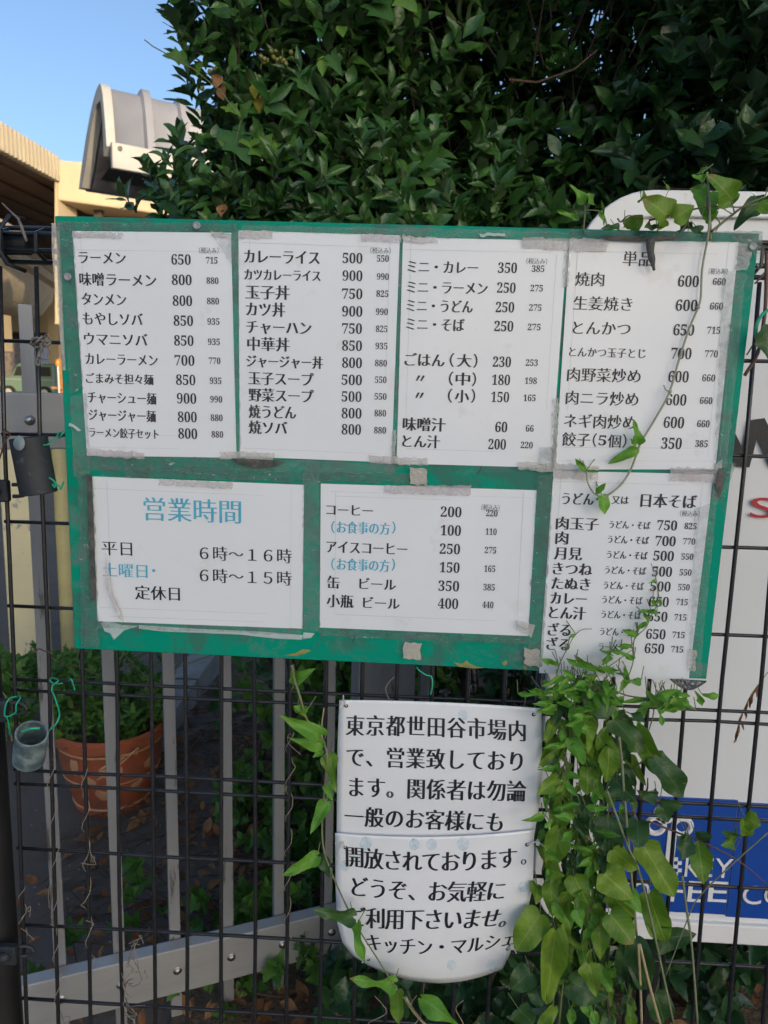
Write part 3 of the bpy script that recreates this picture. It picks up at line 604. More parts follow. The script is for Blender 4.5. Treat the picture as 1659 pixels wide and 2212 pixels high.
def potpt(a, h):
    for (r0_, h0), (r1_, h1) in zip(prof[1:8], prof[2:9]):
        if h0 <= h <= h1: r = r0_+(r1_-r0_)*(h-h0)/(h1-h0+1e-9); break
    else: r = .21
    return pc + Vector((math.cos(a)*r, math.sin(a)*r, h))
FR = -math.pi/2+.55
for k in range(3):
    MB().tube([potpt(FR-.45+.03*k+.65*s, .165+.018*k-.0+.075*s) for s in np.linspace(0, 1, 10)], .0045, 5).build('relief_stripe', M['ochrerelief'], pot, smooth=True)
def relief(a0, h0, a, b, rot):
    vs = [potpt(a0, h0)+ (potpt(a0, h0)-pc).normalized()*0.008]; n = 18
    for i in range(n):
        th = 2*math.pi*i/n; x = a*math.cos(th); y = b*math.sin(th)*(1+.25*math.sin(3*th)); p = potpt(a0 + (x*math.cos(rot)-y*math.sin(rot))/.2, h0 + x*math.sin(rot)+y*math.cos(rot)); vs.append(p+(p-pc).normalized()*.0035)
    mb = MB(); mb.add(vs, [(0, 1+i, 1+(i+1) % n) for i in range(n)]); mb.build('relief_leaf', M['ochrerelief'], pot, smooth=True)
for a0, h0, a, b, r in ((FR-.25, .205, .032, .018, .3), (FR-.62, .175, .035, .014, -.5), (FR-.05, .19, .03, .014, 1.1), (FR-.35, .11, .035, .02, -.2), (FR-.9, .22, .02, .028, 0), (FR+.62, .20, .03, .018, .4), (FR-.75, .11, .03, .013, .9), (FR+.35, .13, .03, .012, .2)):
    relief(a0, h0*.93, a, b, r)
MB().lathe([(0, .01), (.08, .012), (.16, 0), (.166, -.005)], pc+Vector((0, 0, .250)), 20).build('soil', M['soil'], pot, smooth=True)
pp = empty('potted_plant', pc+Vector((0, 0, .25)), 'bushy bright green plant growing over the rim of the terracotta pot', 'plant'); out = []
for _ in range(240):
    a = random.random()*6.28; r = .17*math.sqrt(random.random()); p = pc + Vector((math.cos(a)*r*1.1, math.sin(a)*r*1.1, random.uniform(.27, .38 if math.cos(a) > .2 else .50)))
    rosette(p, Vector((random.gauss(0, .4), random.gauss(-.2, .4), .8)), 5, .045, .028, out)
for m_ in sorted(out, key=lambda m_: m_.translation.y)[:120]:
    o = bpy.data.objects.new('leaf', leaf_mesh('lobed', 'weed', random.randrange(6))); COL.objects.link(o); o.parent = pp; o.matrix_local = Matrix.Translation(-WL[pp.name]) @ m_
mass(sorted(out, key=lambda m_: m_.translation.y)[120:], 'lobed', 'weed', 'foliage', pp)
for k in range(14):
    a = random.random()*6.28; p = pc+Vector((math.cos(a)*.1, math.sin(a)*.1, .24)); MB().tube([p, p+Vector((random.gauss(0, .05), random.gauss(0, .05), .2)), p+Vector((random.gauss(0, .09), random.gauss(0, .09), .34))], .0022, 5).build('stem', M['stem'], pp)
lp = empty('leafy_bush', (-1.45, 1.95, 0), 'bright yellow green bush between the cream posts and the terracotta pot', 'shrub'); out = []
for _ in range(330):
    q = rv(.5); p = Vector((-1.42, 2.0, .16))+Vector((q.x*.42, q.y*.3, q.z*.26))
    if p.z > .03 and 1430 < pix(p)[1]+max(0, 60-pix(p)[0]*.5) and pix(p)[0] < 370: rosette(p, Vector((random.gauss(0, .4), random.gauss(-.3, .4), .8)), 5, .06, .04, out)
for m_ in sorted(out, key=lambda m_: m_.translation.y)[:120]:
    o = bpy.data.objects.new('leaf', leaf_mesh('lobed', 'young', random.randrange(6))); COL.objects.link(o); o.parent = lp; o.matrix_local = Matrix.Translation(-WL[lp.name]) @ m_
mass(sorted(out, key=lambda m_: m_.translation.y)[120:], 'lobed', 'weed', 'foliage', lp)
for k in range(9):
    p = PZ(-10+12*k, 1600, 0); q = P(20+10*k, 1440+15*k, p.y); MB().tube([p, p.lerp(q, .6)+Vector((-.05, 0, .05)), q+Vector((-.1, 0, 0))], [.004, .003, .001], 4).build('long_blade', M['straw'] if k % 2 else M['stalk'], lp)
# ------------------------------------------------------------------ slat fence (runs back to the right at 24 degrees)
sf = empty('slat_fence', F0, 'grey aluminium slat fence with bolted rails standing behind the black wire mesh', 'fence')
AX = (FT, FN, Vector((0, 0, 1)))
def FP(s, z, d=0.): return Vector((F0.x, F0.y, 0)) + FT*s + FN*d + Vector((0, 0, z))
for k in range(-4, 8):
    s = .088+.1185*k if k else .088
    o = MB().box(FP(s, .83, .045), (.024, .018, 1.56), AX).build('slat', M['alu'], sf); bev(o, .0015)
MB().box(FP(.815, .80, .045), (.135, .05, 1.62), AX).build('end_panel', M['alu'], sf)
MB().box(FP(.742, .80, .030), (.012, .05, 1.62), AX).build('end_channel', M['alu'], sf)
for (zt_, zb_) in ((1.452, 1.350), (.250, .140)):
    rl = MB().box(FP(.10, (zt_+zb_)/2, .017), (1.34, .034, zt_-zb_), AX).build('rail', M['alurail'], sf); bev(rl, .003, 3)
    for k in range(-4, 6):
        s = .088+.1185*k
        c = FP(s, (zt_+zb_)/2+.002, -.0005)
        MB().lathe([(0, .0055), (.004, .005), (.0075, .003), (.0085, 0), (.0095, 0), (.0095, -.001)][::-1], c, 16, -FN).build('bolt', M['steel'], sf, smooth=True)
# ------------------------------------------------------------------ black wire mesh fence
wp0 = Vector((0, .016, 1.1)); wn = Vector((0, 1, -.045)).normalized()
def W(u, v): return PN(u, v, wp0, wn)
def wy(z): return .016+.045*(z-1.1)
mf = empty('wire_mesh_fence', (0, .02, 0), 'black coated wire mesh fence panel carrying the menu board', 'fence')
xl = W(31.6, 1482).x; xr = W(1637, 1545).x; pitch = (xr-xl)/21
for i in range(-1, 24):
    x = xl+pitch*i; ztop = 1.63
    wob = [random.gauss(0, .0011) for _ in range(6)]
    MB().tube([Vector((x+wob[j], wy(z), z)) for j, z in enumerate((.08, .4, .75, 1.1, 1.4, ztop))], .0030, 8).build('vertical_wire', M['black'], mf, smooth=True)
for v, dy in ((485, .03), (503, .004), (541, .004), (559, .03), (739, .005), (938, .005), (1129, .005), (1313, .005), (1472, .005), (1496, .005), (1668, .005), (1698, .005), (1838, .005), (2002, .005), (2163, .005)):
    z = W(60, v).z
    MB().tube([Vector((x, wy(z)+dy+random.gauss(0, .0004), z+random.gauss(0, .0005))) for x in np.linspace(xl-.008, xr+.16, 12)], .0026 if v > 600 else .0034, 8).build('horizontal_wire', M['black'], mf, smooth=True)
for i in range(-1, 24):
    x = xl+pitch*i; z0, z1 = W(60, 503).z, W(60, 541).z
    MB().tube([(x, wy(z0)+.03, W(60, 485).z), (x, wy(z0), z0), (x, wy(z1), z1), (x, wy(z1)+.03, W(60, 559).z)], .0026, 6).build('ridge_wire', M['black'], mf)
MB().tube([Vector((x, wy(1.66)+.022, (W(60, 505).z+W(60, 540).z)/2)) for x in (-.9, -.535)], .014, 14).build('top_sleeve', M['blackplastic'], mf, smooth='auto')
post = empty('fence_post', (-.618, .03, 0), 'round black fence post at the left edge of the picture', 'post')
pxc = P(28, 2200, -.01).x-.034
MB().lathe([(.034, 0), (.034, 1.64), (.028, 1.65), (0, 1.652)], (pxc, .01, 0), 28).build('tube', M['blackpost'], post, smooth='auto')
def clamp(u, v, sz, loop):
    c = W(u, v); c.y -= .02; r = empty('fence_clamp', c, None, None); 
    r.parent = post; r.location = c-WL[post.name]
    bev(MB().box(c+Vector((-.012*sz, 0, 0)), (.03*sz, .012, .030*sz)).build('plate', M['blackplastic'], r), .003, 3)
    MB().lathe([(.0085*sz, 0), (.0085*sz, .003), (.007*sz, .006), (.003*sz, .0085), (0, .009)], c+Vector((-.013*sz, -.006, 0)), 6 if sz > 1.2 else 16, Vector((0, -1, 0))).build('bolt', M['blackplastic'], r)
    if loop:
        for dz in (-.008*sz, .008*sz):
            pts = [c+Vector((.004, .006, dz))]+[c+Vector((.012*sz+.012*sz*math.sin(a), .008, dz*math.cos(a))) for a in (0, .5, 1, 1.57)]
            MB().tube(pts, .0028, 6).build('hook', M['blackplastic'], r)
clamp(14, 523, 1.5, False); clamp(32, 1056, 1.0, True); clamp(28, 1522, 1.1, True); clamp(48, 2040, 1.0, True)
c = W(60, 520); mb = MB(); pts = []
for i in range(11):
    a = math.pi*(.5+ i/10*1.25); pts.append(c+Vector((.013*math.cos(a)*-1-.0, -.030-.004*math.sin(a*.5), .026*math.sin(a)+.005)))
mb.tube([Vector((c.x-.006, c.y+.005, c.z+.028)), Vector((c.x-.012, c.y-.022, c.z+.027)), Vector((c.x-.018, c.y-.036, c.z+.008)), Vector((c.x-.019, c.y-.038, c.z-.018)), Vector((c.x-.012, c.y-.034, c.z-.034)), Vector((c.x, c.y-.01, c.z-.040))], .0028, 8)
mb.tube([Vector((c.x-.045, c.y-.01, c.z+.02)), Vector((c.x-.042, c.y-.034, c.z+.024)), Vector((c.x-.036, c.y-.036, c.z+.012)), Vector((c.x-.034, c.y-.036, c.z-.01))], .0026, 8)
mb.build('strap_hook', M['blackplastic'], mf, smooth=True)
mb = MB(); mb.tube([W(60, 470)+Vector((-.018, -.03, .012)), W(60, 480)+Vector((-.002, -.02, 0)), W(72, 500)+Vector((0, -.03, 0)), W(82, 530)+Vector((0, -.03, 0))], [.0008, .0018, .0022, .002], 6)
mb.build('wire_end', M['twine'], mf, smooth=True)
# ------------------------------------------------------------------ light box sign behind the mesh at the right
YB = .30
X0 = P(1246, 600, YB).x; Z1 = P(1480, 416, YB).z; Z0 = P(1470, 2030, YB).z; X1 = X0+.92
def rrect(x0, x1, z0, z1, r, y, n=8):
    o = []
    for cx_, cz_, a0 in ((x1-r, z1-r, 0), (x0+r, z1-r, 90), (x0+r, z0+r, 180), (x1-r, z0+r, 270)):
        for k in range(n+1): a = math.radians(a0+90*k/n); o.append(Vector((cx_+r*math.cos(a), y, cz_+r*math.sin(a))))
    return o
M['signwhite'] = surf('white_sign_enamel', (.78, .78, .77), (.68, .69, .68), 2.5, .35, 0, .05, .001, c3=(.55, .54, .5))
M['signface'] = surf('sign_face_acrylic', (.72, .74, .75), (.67, .69, .70), 1.6, .3, 0, .05, .001)
M['signedge'] = surf('blue_grey_sign_side', (.20, .25, .33), (.16, .20, .28), 8, .5, .2, .2)
M['signblue'] = surf('blue_sign_panel', (.006, .065, .36), (.005, .055, .30), 5, .4, 0, .08)
M['signred'] = surf('red_letter', (.45, .02, .035), (.38, .02, .03), 5, .4, 0, 0)
sg = empty('light_box_sign', (X0+.46, YB, 0), 'big white rounded shop sign box with blue coffee panel behind the mesh', 'sign')
mb = MB(); mb.prism(rrect(X0, X1, Z0, Z1, .115, YB+.018), (0, .13, 0)); bev(mb.build('side', M['signedge'], sg), .004)
oo = rrect(X0-.004, X1+.004, Z0-.004, Z1+.004, .118, YB, 10); ii = rrect(X0+.036, X1-.036, Z0+.036, Z1-.036, .085, YB, 10); n = len(oo)
mb = MB(); vs = oo+ii+[p+Vector((0, .022, 0)) for p in oo]+[p+Vector((0, .022, 0)) for p in ii]
mb.add(vs, [(i, (i+1) % n, n+(i+1) % n, n+i) for i in range(n)]+[(i, 2*n+i, 2*n+(i+1) % n, (i+1) % n) for i in range(n)]+[(n+i, n+(i+1) % n, 3*n+(i+1) % n, 3*n+i) for i in range(n)]+[(2*n+i, 3*n+i, 3*n+(i+1) % n, 2*n+(i+1) % n) for i in range(n)])
bev(mb.build('rim', M['signwhite'], sg), .003)
mb = MB(); mb.prism(rrect(X0+.03, X1-.03, Z0+.03, Z1-.03, .09, YB+.010), (0, .006, 0)); mb.build('face', M['signface'], sg)
for x in (X0+.25, X1-.2): MB().tube([(x, YB+.08, 0), (x, YB+.08, Z0+.01)], .02, 10).build('leg', M['black'], sg)
YF = YB+.008
pt, pb_ = P(1450, 1722, YF).z, P(1450, 1968, YF).z; pl, pm = P(1303, 1900, YF).x, P(1581, 1850, YF).x
MB().box(((pl+pm)/2-.0006, YF, (pt+pb_)/2), (pm-pl-.0012, .004, pt-pb_)).build('blue_panel', M['signblue'], sg)
MB().box(((pm+X1-.045)/2+.0006, YF, (pt+pb_)/2-.004), (X1-.045-pm-.0012, .004, pt-pb_)).build('blue_panel', M['signblue'], sg)
# ------------------------------------------------------------------ text: glyph outlines with thick uprights and thin bars, filled and laid on a surface
def glyphs(text, dx=.03, dy=-.004, res=3):
    cu = bpy.data.curves.new('txt', 'FONT'); cu.body = text; cu.size = 1; cu.resolution_u = res
    ob = bpy.data.objects.new('txt', cu); COL.objects.link(ob)
    dg = bpy.context.evaluated_depsgraph_get(); c2 = ob.evaluated_get(dg).to_curve(dg)
    polys = []
    for s in c2.splines:
        pts = []
        if s.type == 'BEZIER':
            bp_ = s.bezier_points; n_ = len(bp_)
            for i in range(n_):
                a, b = bp_[i], bp_[(i+1) % n_]; p0, p1, p2, p3 = a.co.xy, a.handle_right.xy, b.handle_left.xy, b.co.xy
                ch = (p3-p0); L_ = ch.length
                dev = 0 if L_ < 1e-6 else max(abs(ch.x*(p1-p0).y-ch.y*(p1-p0).x), abs(ch.x*(p2-p0).y-ch.y*(p2-p0).x))/L_
                k = 1 if dev < .004 else (2 if dev < .03 else res+1)
                for j in range(k):
                    t = j/k; m_ = 1-t; pts.append(p0*m_**3+p1*3*m_*m_*t+p2*3*m_*t*t+p3*t**3)
        else: pts = [Vector(p.co[:2]) for p in s.points]
        q = [p for i, p in enumerate(pts) if (p-pts[i-1]).length > 1e-4]
        if len(q) > 2: polys.append(q)
    ob.to_curve_clear() if hasattr(ob, 'to_curve_clear') else None
    bpy.data.objects.remove(ob); bpy.data.curves.remove(cu)
    tot = sum(sum(p[i-1].x*p[i].y-p[i].x*p[i-1].y for i in range(len(p))) for p in polys); sg_ = 1 if tot > 0 else -1
    out = bpy.data.curves.new('g', 'CURVE'); out.dimensions = '2D'; out.fill_mode = 'BOTH'
    for p in polys:
        n_ = len(p); q = []
        for i in range(n_):
            a = (p[i]-p[i-1]); b = (p[(i+1) % n_]-p[i]); a.normalize(); b.normalize()
            na = Vector((a.y, -a.x))*sg_; nb = Vector((b.y, -b.x))*sg_
            ox = 0; oy = max(na.y, nb.y, 0)+min(na.y, nb.y, 0); q.append(p[i]+Vector((0, oy*dy)))
        s = out.splines.new('POLY'); s.points.add(n_-1); s.use_cyclic_u = True
        for i, v in enumerate(q): s.points[i].co = (v.x, v.y, 0, 1)
    o2 = bpy.data.objects.new('g', out); me = o2.to_mesh()
    V = [v.co.xy.copy() for v in me.vertices]; F = [tuple(f.vertices) for f in me.polygons]
    o2.to_mesh_clear(); bpy.data.objects.remove(o2); bpy.data.curves.remove(out)
    return V, F
GC = {}
THIN = -.012
def G(text, dx, dy):
    if any(c in '論麺餃噌' for c in text) and dy < -.005: dy = -.005
    k = (text, dx, dy)
    if k not in GC: GC[k] = glyphs(text, dx, dy)
    return GC[k]
MD = {str(i): chr(0x1D7CE+i) for i in range(10)}
YT = -.0021
def put_text(mb, text, xl_, xr_, yc, em, dx=.030, dy=-.003, Y=YT, center=.36):
    """text between image columns xl_..xr_ on the plane Y, level in the world"""
    num = all(c.isdigit() and ord(c) < 128 for c in text)
    V, F = G(''.join(MD[c] for c in text), .0, 0) if num else G(text, dx, THIN)
    if not V: return
    A, B = P(xl_, yc, Y), P(xr_, yc, Y); z1 = P(xl_, yc-10, Y).z; z2 = P(xl_, yc+10, Y).z; pz = (z1-z2)/20
    x0, x1 = min(v.x for v in V), max(v.x for v in V); sx = (B.x-A.x)/(x1-x0)
    if num: y0, y1_ = min(v.y for v in V), max(v.y for v in V); sy = em*pz/(y1_-y0); zc = (y0+y1_)/2
    else: sy = em*pz/.93; zc = center
    o_ = 0 if num else dx*sy*.5                  # two impressions a hair apart: thick uprights, thin bars
    mb.add([Vector((A.x+(v.x-x0)*sx-o_, Y, A.z+(v.y-zc)*sy)) for v in V], F)
    if o_ > 1e-5: mb.add([Vector((A.x+(v.x-x0)*sx+o_, Y-.00006, A.z+(v.y-zc)*sy)) for v in V], F)
TAX = '（税込み）'
B_ = 23; S_ = 14.5
sheets = []
def rows(lines, em0, taxpos, bw=B_, sw=S_, dx=.030):
    out = [(TAX, taxpos[0], taxpos[1], taxpos[2], 13.5, 0)]
    for l in lines:
        nm, a, b, y, em = l[:5]; out.append((nm, a, b, y, em or em0, dx))
        (n1, c, d, y2), (n2, e, f, y3) = l[5], l[6]; out.append((n1, c, d, y2, bw, 0)); out.append((n2, e, f, y3, sw, 0))
    return out
s1 = rows([('ラーメン', 170, 271, 556, 0, ('650', 370, 412, 560), ('715', 445, 470, 562)),
 ('味噌ラーメン', 172, 337, 603, 0, ('800', 371, 414, 604), ('880', 446, 472, 606)),
 ('タンメン', 177, 272, 646, 0, ('800', 373, 415, 649), ('880', 447, 473, 650)),
 ('もやしソバ', 179, 308, 688, 0, ('850', 375, 417, 692), ('935', 448, 474, 694)),
 ('ウマニソバ', 182, 318, 732, 0, ('850', 376, 418, 735), ('935', 449, 475, 738)),
 ('カレーラーメン', 185, 340, 775, 27, ('700', 377, 420, 778), ('770', 451, 476, 779)),
 ('ごまみそ担々麺', 186, 331, 817, 23, ('850', 380, 422, 820), ('935', 453, 478, 822)),
 ('チャーシュー麺', 190, 337, 858, 26, ('900', 382, 424, 860), ('990', 454, 480, 862)),
 ('ジャージャー麺', 192, 336, 896, 26, ('800', 384, 425, 900), ('880', 455, 481, 902)),
 ('ラーメン餃子セット', 193, 342, 934, 22, ('800', 385, 426, 936), ('880', 457, 482, 938))], 29, (430, 472, 541), dx=.026)
s2 = rows([('カレーライス', 528, 690, 554, 32, ('500', 740, 783, 557), ('550', 814, 840, 558)),
 ('カツカレーライス', 528, 692, 593, 26, ('900', 740, 783, 595), ('990', 814, 840, 597)),
 ('玉子丼', 531, 625, 631, 32, ('750', 739, 783, 634), ('825', 813, 839, 634)),
 ('カツ丼', 532, 615, 668, 32, ('900', 739, 783, 672), ('990', 812, 838, 673)),
 ('チャーハン', 533, 672, 706, 31, ('750', 739, 782, 709), ('825', 812, 837, 710)),
 ('中華丼', 535, 625, 743, 31, ('850', 739, 782, 746), ('935', 811, 837, 747)),
 ('ジャージャー丼', 533, 697, 780, 28, ('800', 739, 782, 783), ('880', 810, 836, 784)),
 ('玉子スープ', 537, 677, 817, 30, ('500', 738, 782, 820), ('550', 810, 835, 820)),
 ('野菜スープ', 538, 677, 853, 30, ('500', 738, 781, 856), ('550', 809, 835, 856)),
 ('焼うどん', 538, 639, 889, 30, ('800', 738, 781, 892), ('880', 809, 834, 892)),
 ('焼ソバ', 538, 620, 923, 30, ('800', 738, 780, 927), ('880', 808, 834, 929))], 31, (800, 844, 541), dx=.036)
s3 = rows([('ミニ・カレー', 881, 1032, 576, 29, ('350', 1076, 1117, 578), ('385', 1149, 1176, 580)),
 ('ミニ・ラーメン', 880, 1053, 620, 29, ('250', 1074, 1114, 621), ('275', 1146, 1173, 622)),
 ('ミニ・うどん', 879, 1021, 660, 29, ('250', 1071, 1111, 663), ('275', 1143, 1170, 664)),
 ('ミニ・そば', 878, 1003, 700, 29, ('250', 1068, 1109, 704), ('275', 1140, 1168, 706)),
 ('ごはん', 875, 960, 777, 30, ('230', 1065, 1104, 781), ('253', 1136, 1162, 783)),
 ('〃', 899, 917, 817, 24, ('180', 1063, 1102, 820), ('198', 1134, 1160, 822)),
 ('〃', 898, 915, 854, 24, ('150', 1061, 1100, 857), ('165', 1131, 1157, 859)),
 ('味噌汁', 871, 962, 916, 30, ('60', 1070, 1096, 922), ('66', 1136, 1153, 925)),
 ('とん汁', 870, 950, 953, 29, ('200', 1055, 1093, 959), ('220', 1125, 1151, 961))], 29, (1137, 1182, 564), dx=.034)
s3 += [('（', 972, 981, 778, 30, .02), ('大', 988, 1018, 779, 29, .034), ('）', 1023, 1031, 780, 30, .02), ('（', 970, 979, 818, 30, .02), ('中', 985, 1015, 819, 29, .034), ('）', 1020, 1028, 820, 30, .02),
 ('（', 968, 977, 855, 30, .02), ('小', 983, 1013, 856, 29, .034), ('）', 1018, 1026, 856, 30, .02)]
s4 = rows([('焼肉', 1243, 1305, 603, 0, ('600', 1465, 1510, 607), ('660', 1540, 1568, 608)),
 ('生姜焼き', 1239, 1366, 655, 0, ('600', 1460, 1507, 659), ('660', 1534, 1562, 661)),
 ('とんかつ', 1238, 1362, 708, 0, ('650', 1455, 1500, 712), ('715', 1528, 1556, 713)),
 ('とんかつ玉子とじ', 1230, 1395, 760, 22, ('700', 1450, 1494, 763), ('770', 1523, 1551, 764)),
 ('肉野菜炒め', 1226, 1384, 809, 0, ('600', 1444, 1488, 813), ('660', 1517, 1545, 816)),
 ('肉ニラ炒め', 1223, 1379, 859, 0, ('600', 1439, 1483, 863), ('660', 1512, 1539, 865)),
 ('ネギ肉炒め', 1219, 1373, 909, 0, ('600', 1434, 1478, 912), ('660', 1506, 1533, 915)),
 ('餃子', 1215, 1275, 949, 30, ('350', 1429, 1473, 957), ('385', 1502, 1529, 958))], 31, (1531, 1572, 586), bw=25, sw=15.5, dx=.018)
s4 += [('単品', 1346, 1410, 559, 33, .016), ('（', 1281, 1289, 951, 29, .012), ('5', 1293, 1310, 951, 22, 0), ('個', 1313, 1341, 953, 29, .018), ('）', 1345, 1353, 953, 29, .012)]
s5 = [('平日', 220, 285, 1184, 32, .014), ('６時～１６時', 432, 630, 1195, 32, .014), ('６時～１５時', 432, 630, 1243, 32, .014), ('定休日', 292, 388, 1280, 31, .022)]
s5b = [('営業時間', 311, 520, 1100, 52, .016), ('土曜日', 222, 318, 1231, 31, .018), ('・', 329, 335, 1233, 31, .02)]
s6 = rows([('コーヒー', 706, 805, 1101, 27, ('200', 952, 997, 1105), ('220', 1050, 1075, 1108)),
 ('アイスコーヒー', 706, 879, 1181, 29, ('250', 950, 994, 1185), ('275', 1047, 1072, 1188)),
 ('缶', 707, 733, 1258, 29, ('350', 947, 992, 1265), ('385', 1044, 1069, 1268)),
 ('小瓶', 706, 763, 1298, 29, ('400', 946, 990, 1303), ('440', 1042, 1066, 1306)),
 ('ビール', 777, 855, 1261, 27, ('100', 952, 996, 1145), ('110', 1049, 1073, 1148)),
 ('ビール', 785, 863, 1302, 27, ('150', 950, 993, 1225), ('165', 1046, 1070, 1228))], 29, (1040, 1079, 1096), dx=.030)
s6b = [('（', 716, 723, 1139, 26, .02), ('お食事の方', 728, 842, 1139, 27, .030), ('）', 847, 854, 1140, 26, .02), ('（', 716, 723, 1219, 26, .02), ('お食事の方', 728, 841, 1219, 27, .030), ('）', 846, 853, 1220, 26, .02)]
s7 = [('うどん', 1215, 1282, 1077, 28, .034), ('又は', 1322, 1358, 1080, 19, .03), ('日本そば', 1385, 1505, 1081, 31, .034), (TAX, 1469, 1511, 1109, 13.5, 0)]
ty = [(1130, 1133, 1134, 1136), (1162, 1165, 1168, 1169), (1195, 1198, 1200, 1202), (1228, 1231, 1234, 1236), (1260, 1264, 1266, 1268), (1292, 1295, 1299, 1300), (1323, 1327, 1331, 1333), (1360, 1364, 1369, 1371), (1391, 1397, 1400, 1402)]
nm = [('肉玉子', 1202, 1293), ('肉', 1201, 1227), ('月見', 1198, 1257), ('きつね', 1195, 1279), ('たぬき', 1192, 1275), ('カレー', 1190, 1267), ('とん汁', 1187, 1265), ('ざる', 1184, 1232), ('ざる', 1181, 1230)]
md_ = [(1316, 1405), (1313, 1402), (1311, 1399), (1307, 1396), (1304, 1391), (1301, 1388), (1299, 1385), (1296, 1380), (1293, 1350)]
pr = [('750', 1420, 1463, '825', 1479, 1505), ('700', 1416, 1460, '770', 1476, 1502), ('500', 1412, 1456, '550', 1472, 1498), ('500', 1409, 1452, '550', 1468, 1494), ('500', 1405, 1449, '550', 1465, 1490), ('650', 1402, 1445, '715', 1461, 1486), ('650', 1399, 1442, '715', 1457, 1483), ('650', 1396, 1438, '715', 1453, 1479), ('650', 1393, 1435, '715', 1450, 1476)]
for i in range(9):
    s7 += [(nm[i][0], nm[i][1], nm[i][2], ty[i][0], 29, .038), ('うどん・そば' if i < 8 else 'ラーメン', *md_[i], ty[i][1], 18, .026), (pr[i][0], pr[i][1], pr[i][2], ty[i][2], 22, 0), (pr[i][3], pr[i][4], pr[i][5], ty[i][3], 14, 0)]
# ------------------------------------------------------------------ menu board
bd = empty('menu_board', (0, 0, 1.4), 'worn green menu board covered with seven taped white price sheets', 'menu board')
def rectpx(q, Y):                               # a flat quadrilateral sheet from its four measured corners
    return [P(u, v, Y) for u, v in q]
mb = MB(); mb.prism(rectpx([(118, 466), (1641, 504), (1526, 1467), (161, 1401)], 0), (0, .004, 0)); bev(mb.build('panel', M['board'], bd), .0008, 1)
SH = [('laminated sheet of ramen prices, first in the upper row', [(156, 499), (499, 503), (511, 989), (188, 984)], s1, None),
 ('laminated sheet of curry, rice bowl and soup prices, second in the upper row', [(515, 498), (864, 508.5), (846, 999), (518, 986)], s2, None),
 ('laminated sheet of mini dishes and rice prices, third in the upper row', [(870.5, 513), (1226, 520), (1190.5, 1010.7), (856.5, 1001)], s3, None),
 ('laminated sheet of single dish prices, last in the upper row', [(1231, 516.5), (1596, 523), (1545, 1014), (1199, 1014)], s4, None),
 ('opening hours sheet with a blue heading', [(199, 1029), (656.7, 1047.4), (653, 1358), (210.4, 1341.9)], s5, s5b),
 ('coffee and beer price sheet with two blue lines', [(693, 1044.7), (1159.4, 1059), (1140.8, 1374), (690.7, 1355.4)], s6, s6b),
 ('udon and soba price sheet hanging past the lower edge of the board', [(1195.7, 1017), (1541, 1024.4), (1487.5, 1470.5), (1164.6, 1453.6)], s7, None)]
for lab, q, tx, tb in SH:
    c4 = rectpx(q, -.0012)
    def fn(s, t): 
        p = c4[0].lerp(c4[1], s).lerp(c4[3].lerp(c4[2], s), t); return p + Vector((0, .0001*math.sin(s*7+t*9), 0))
    sh = MB().grid(fn, 14, 18).build('price_sheet', M['paper'], bd, label=lab, fix=False)
    sm = sh.modifiers.new('t', 'SOLIDIFY'); sm.thickness = .0007; sm.offset = 0
    for k_ in range(5):
        f_ = lambda s, t: fn(s, t)+Vector((0, -.0006, 0)); s0, s1 = random.uniform(.0, .08), random.uniform(.6, 1); tt_ = random.choice([.05, .08, .90, .93, .96])
        if k_ < 3: a_, b2 = f_(s0, tt_), f_(s1, tt_+.002)
        else: tt_ = random.choice([.05, .07, .94]); a_, b2 = f_(tt_, s0), f_(tt_+.003, s1)
        d_ = (b2-a_).normalized(); n_ = Vector((-d_.z, 0, d_.x))*random.uniform(.00018, .0003); mb = MB(); mb.add([a_-n_, b2-n_*.6, b2+n_*.6, a_+n_], [(0, 1, 2, 3)]); mb.build('laminate_crease', M['crease'], sh, fix=False)
    for lst, nm_, mt_ in ((tx, 'lettering', M['ink'] if tx is not s5 else M['inkdark']), (tb or [], 'blue_lettering', M['inkblue'])):
        for (t, a, b, y, em, dx) in lst:
            mb = MB(); put_text(mb, t, a, b, y, em, dx*1.9); mb.build(nm_, mt_, sh, fix=False)
tk = 0
def tape(q, m, lab=None, wr=.0004, name='tape_strip'):
    global tk; tk += 1; Y = -.0026-.00006*tk; c4 = rectpx(q, Y)
    L = (c4[1]-c4[0]).length; H = (c4[3]-c4[0]).length; nu = max(2, min(40, int(L/.004))); nv = max(2, min(40, int(H/.004))); ph = random.random()*9
    e = [random.gauss(0, .0007) for _ in range(90)]
    def fn(s, t):
        p = c4[0].lerp(c4[1], s).lerp(c4[3].lerp(c4[2], s), t); i, j = int(s*nu+.5), int(t*nv+.5)
        p = p+Vector((e[(j*3+7) % 90] if i in (0, nu) else 0, -abs(random.gauss(0, wr)), e[(i*5+3) % 90] if j in (0, nv) else 0)); return p
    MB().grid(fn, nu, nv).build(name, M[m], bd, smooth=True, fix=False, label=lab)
R4 = lambda a, b, c, d: [(a, b), (c, b+(c-a)*.03), (c-(d-b)*0, d+(c-a)*.03), (a, d)]
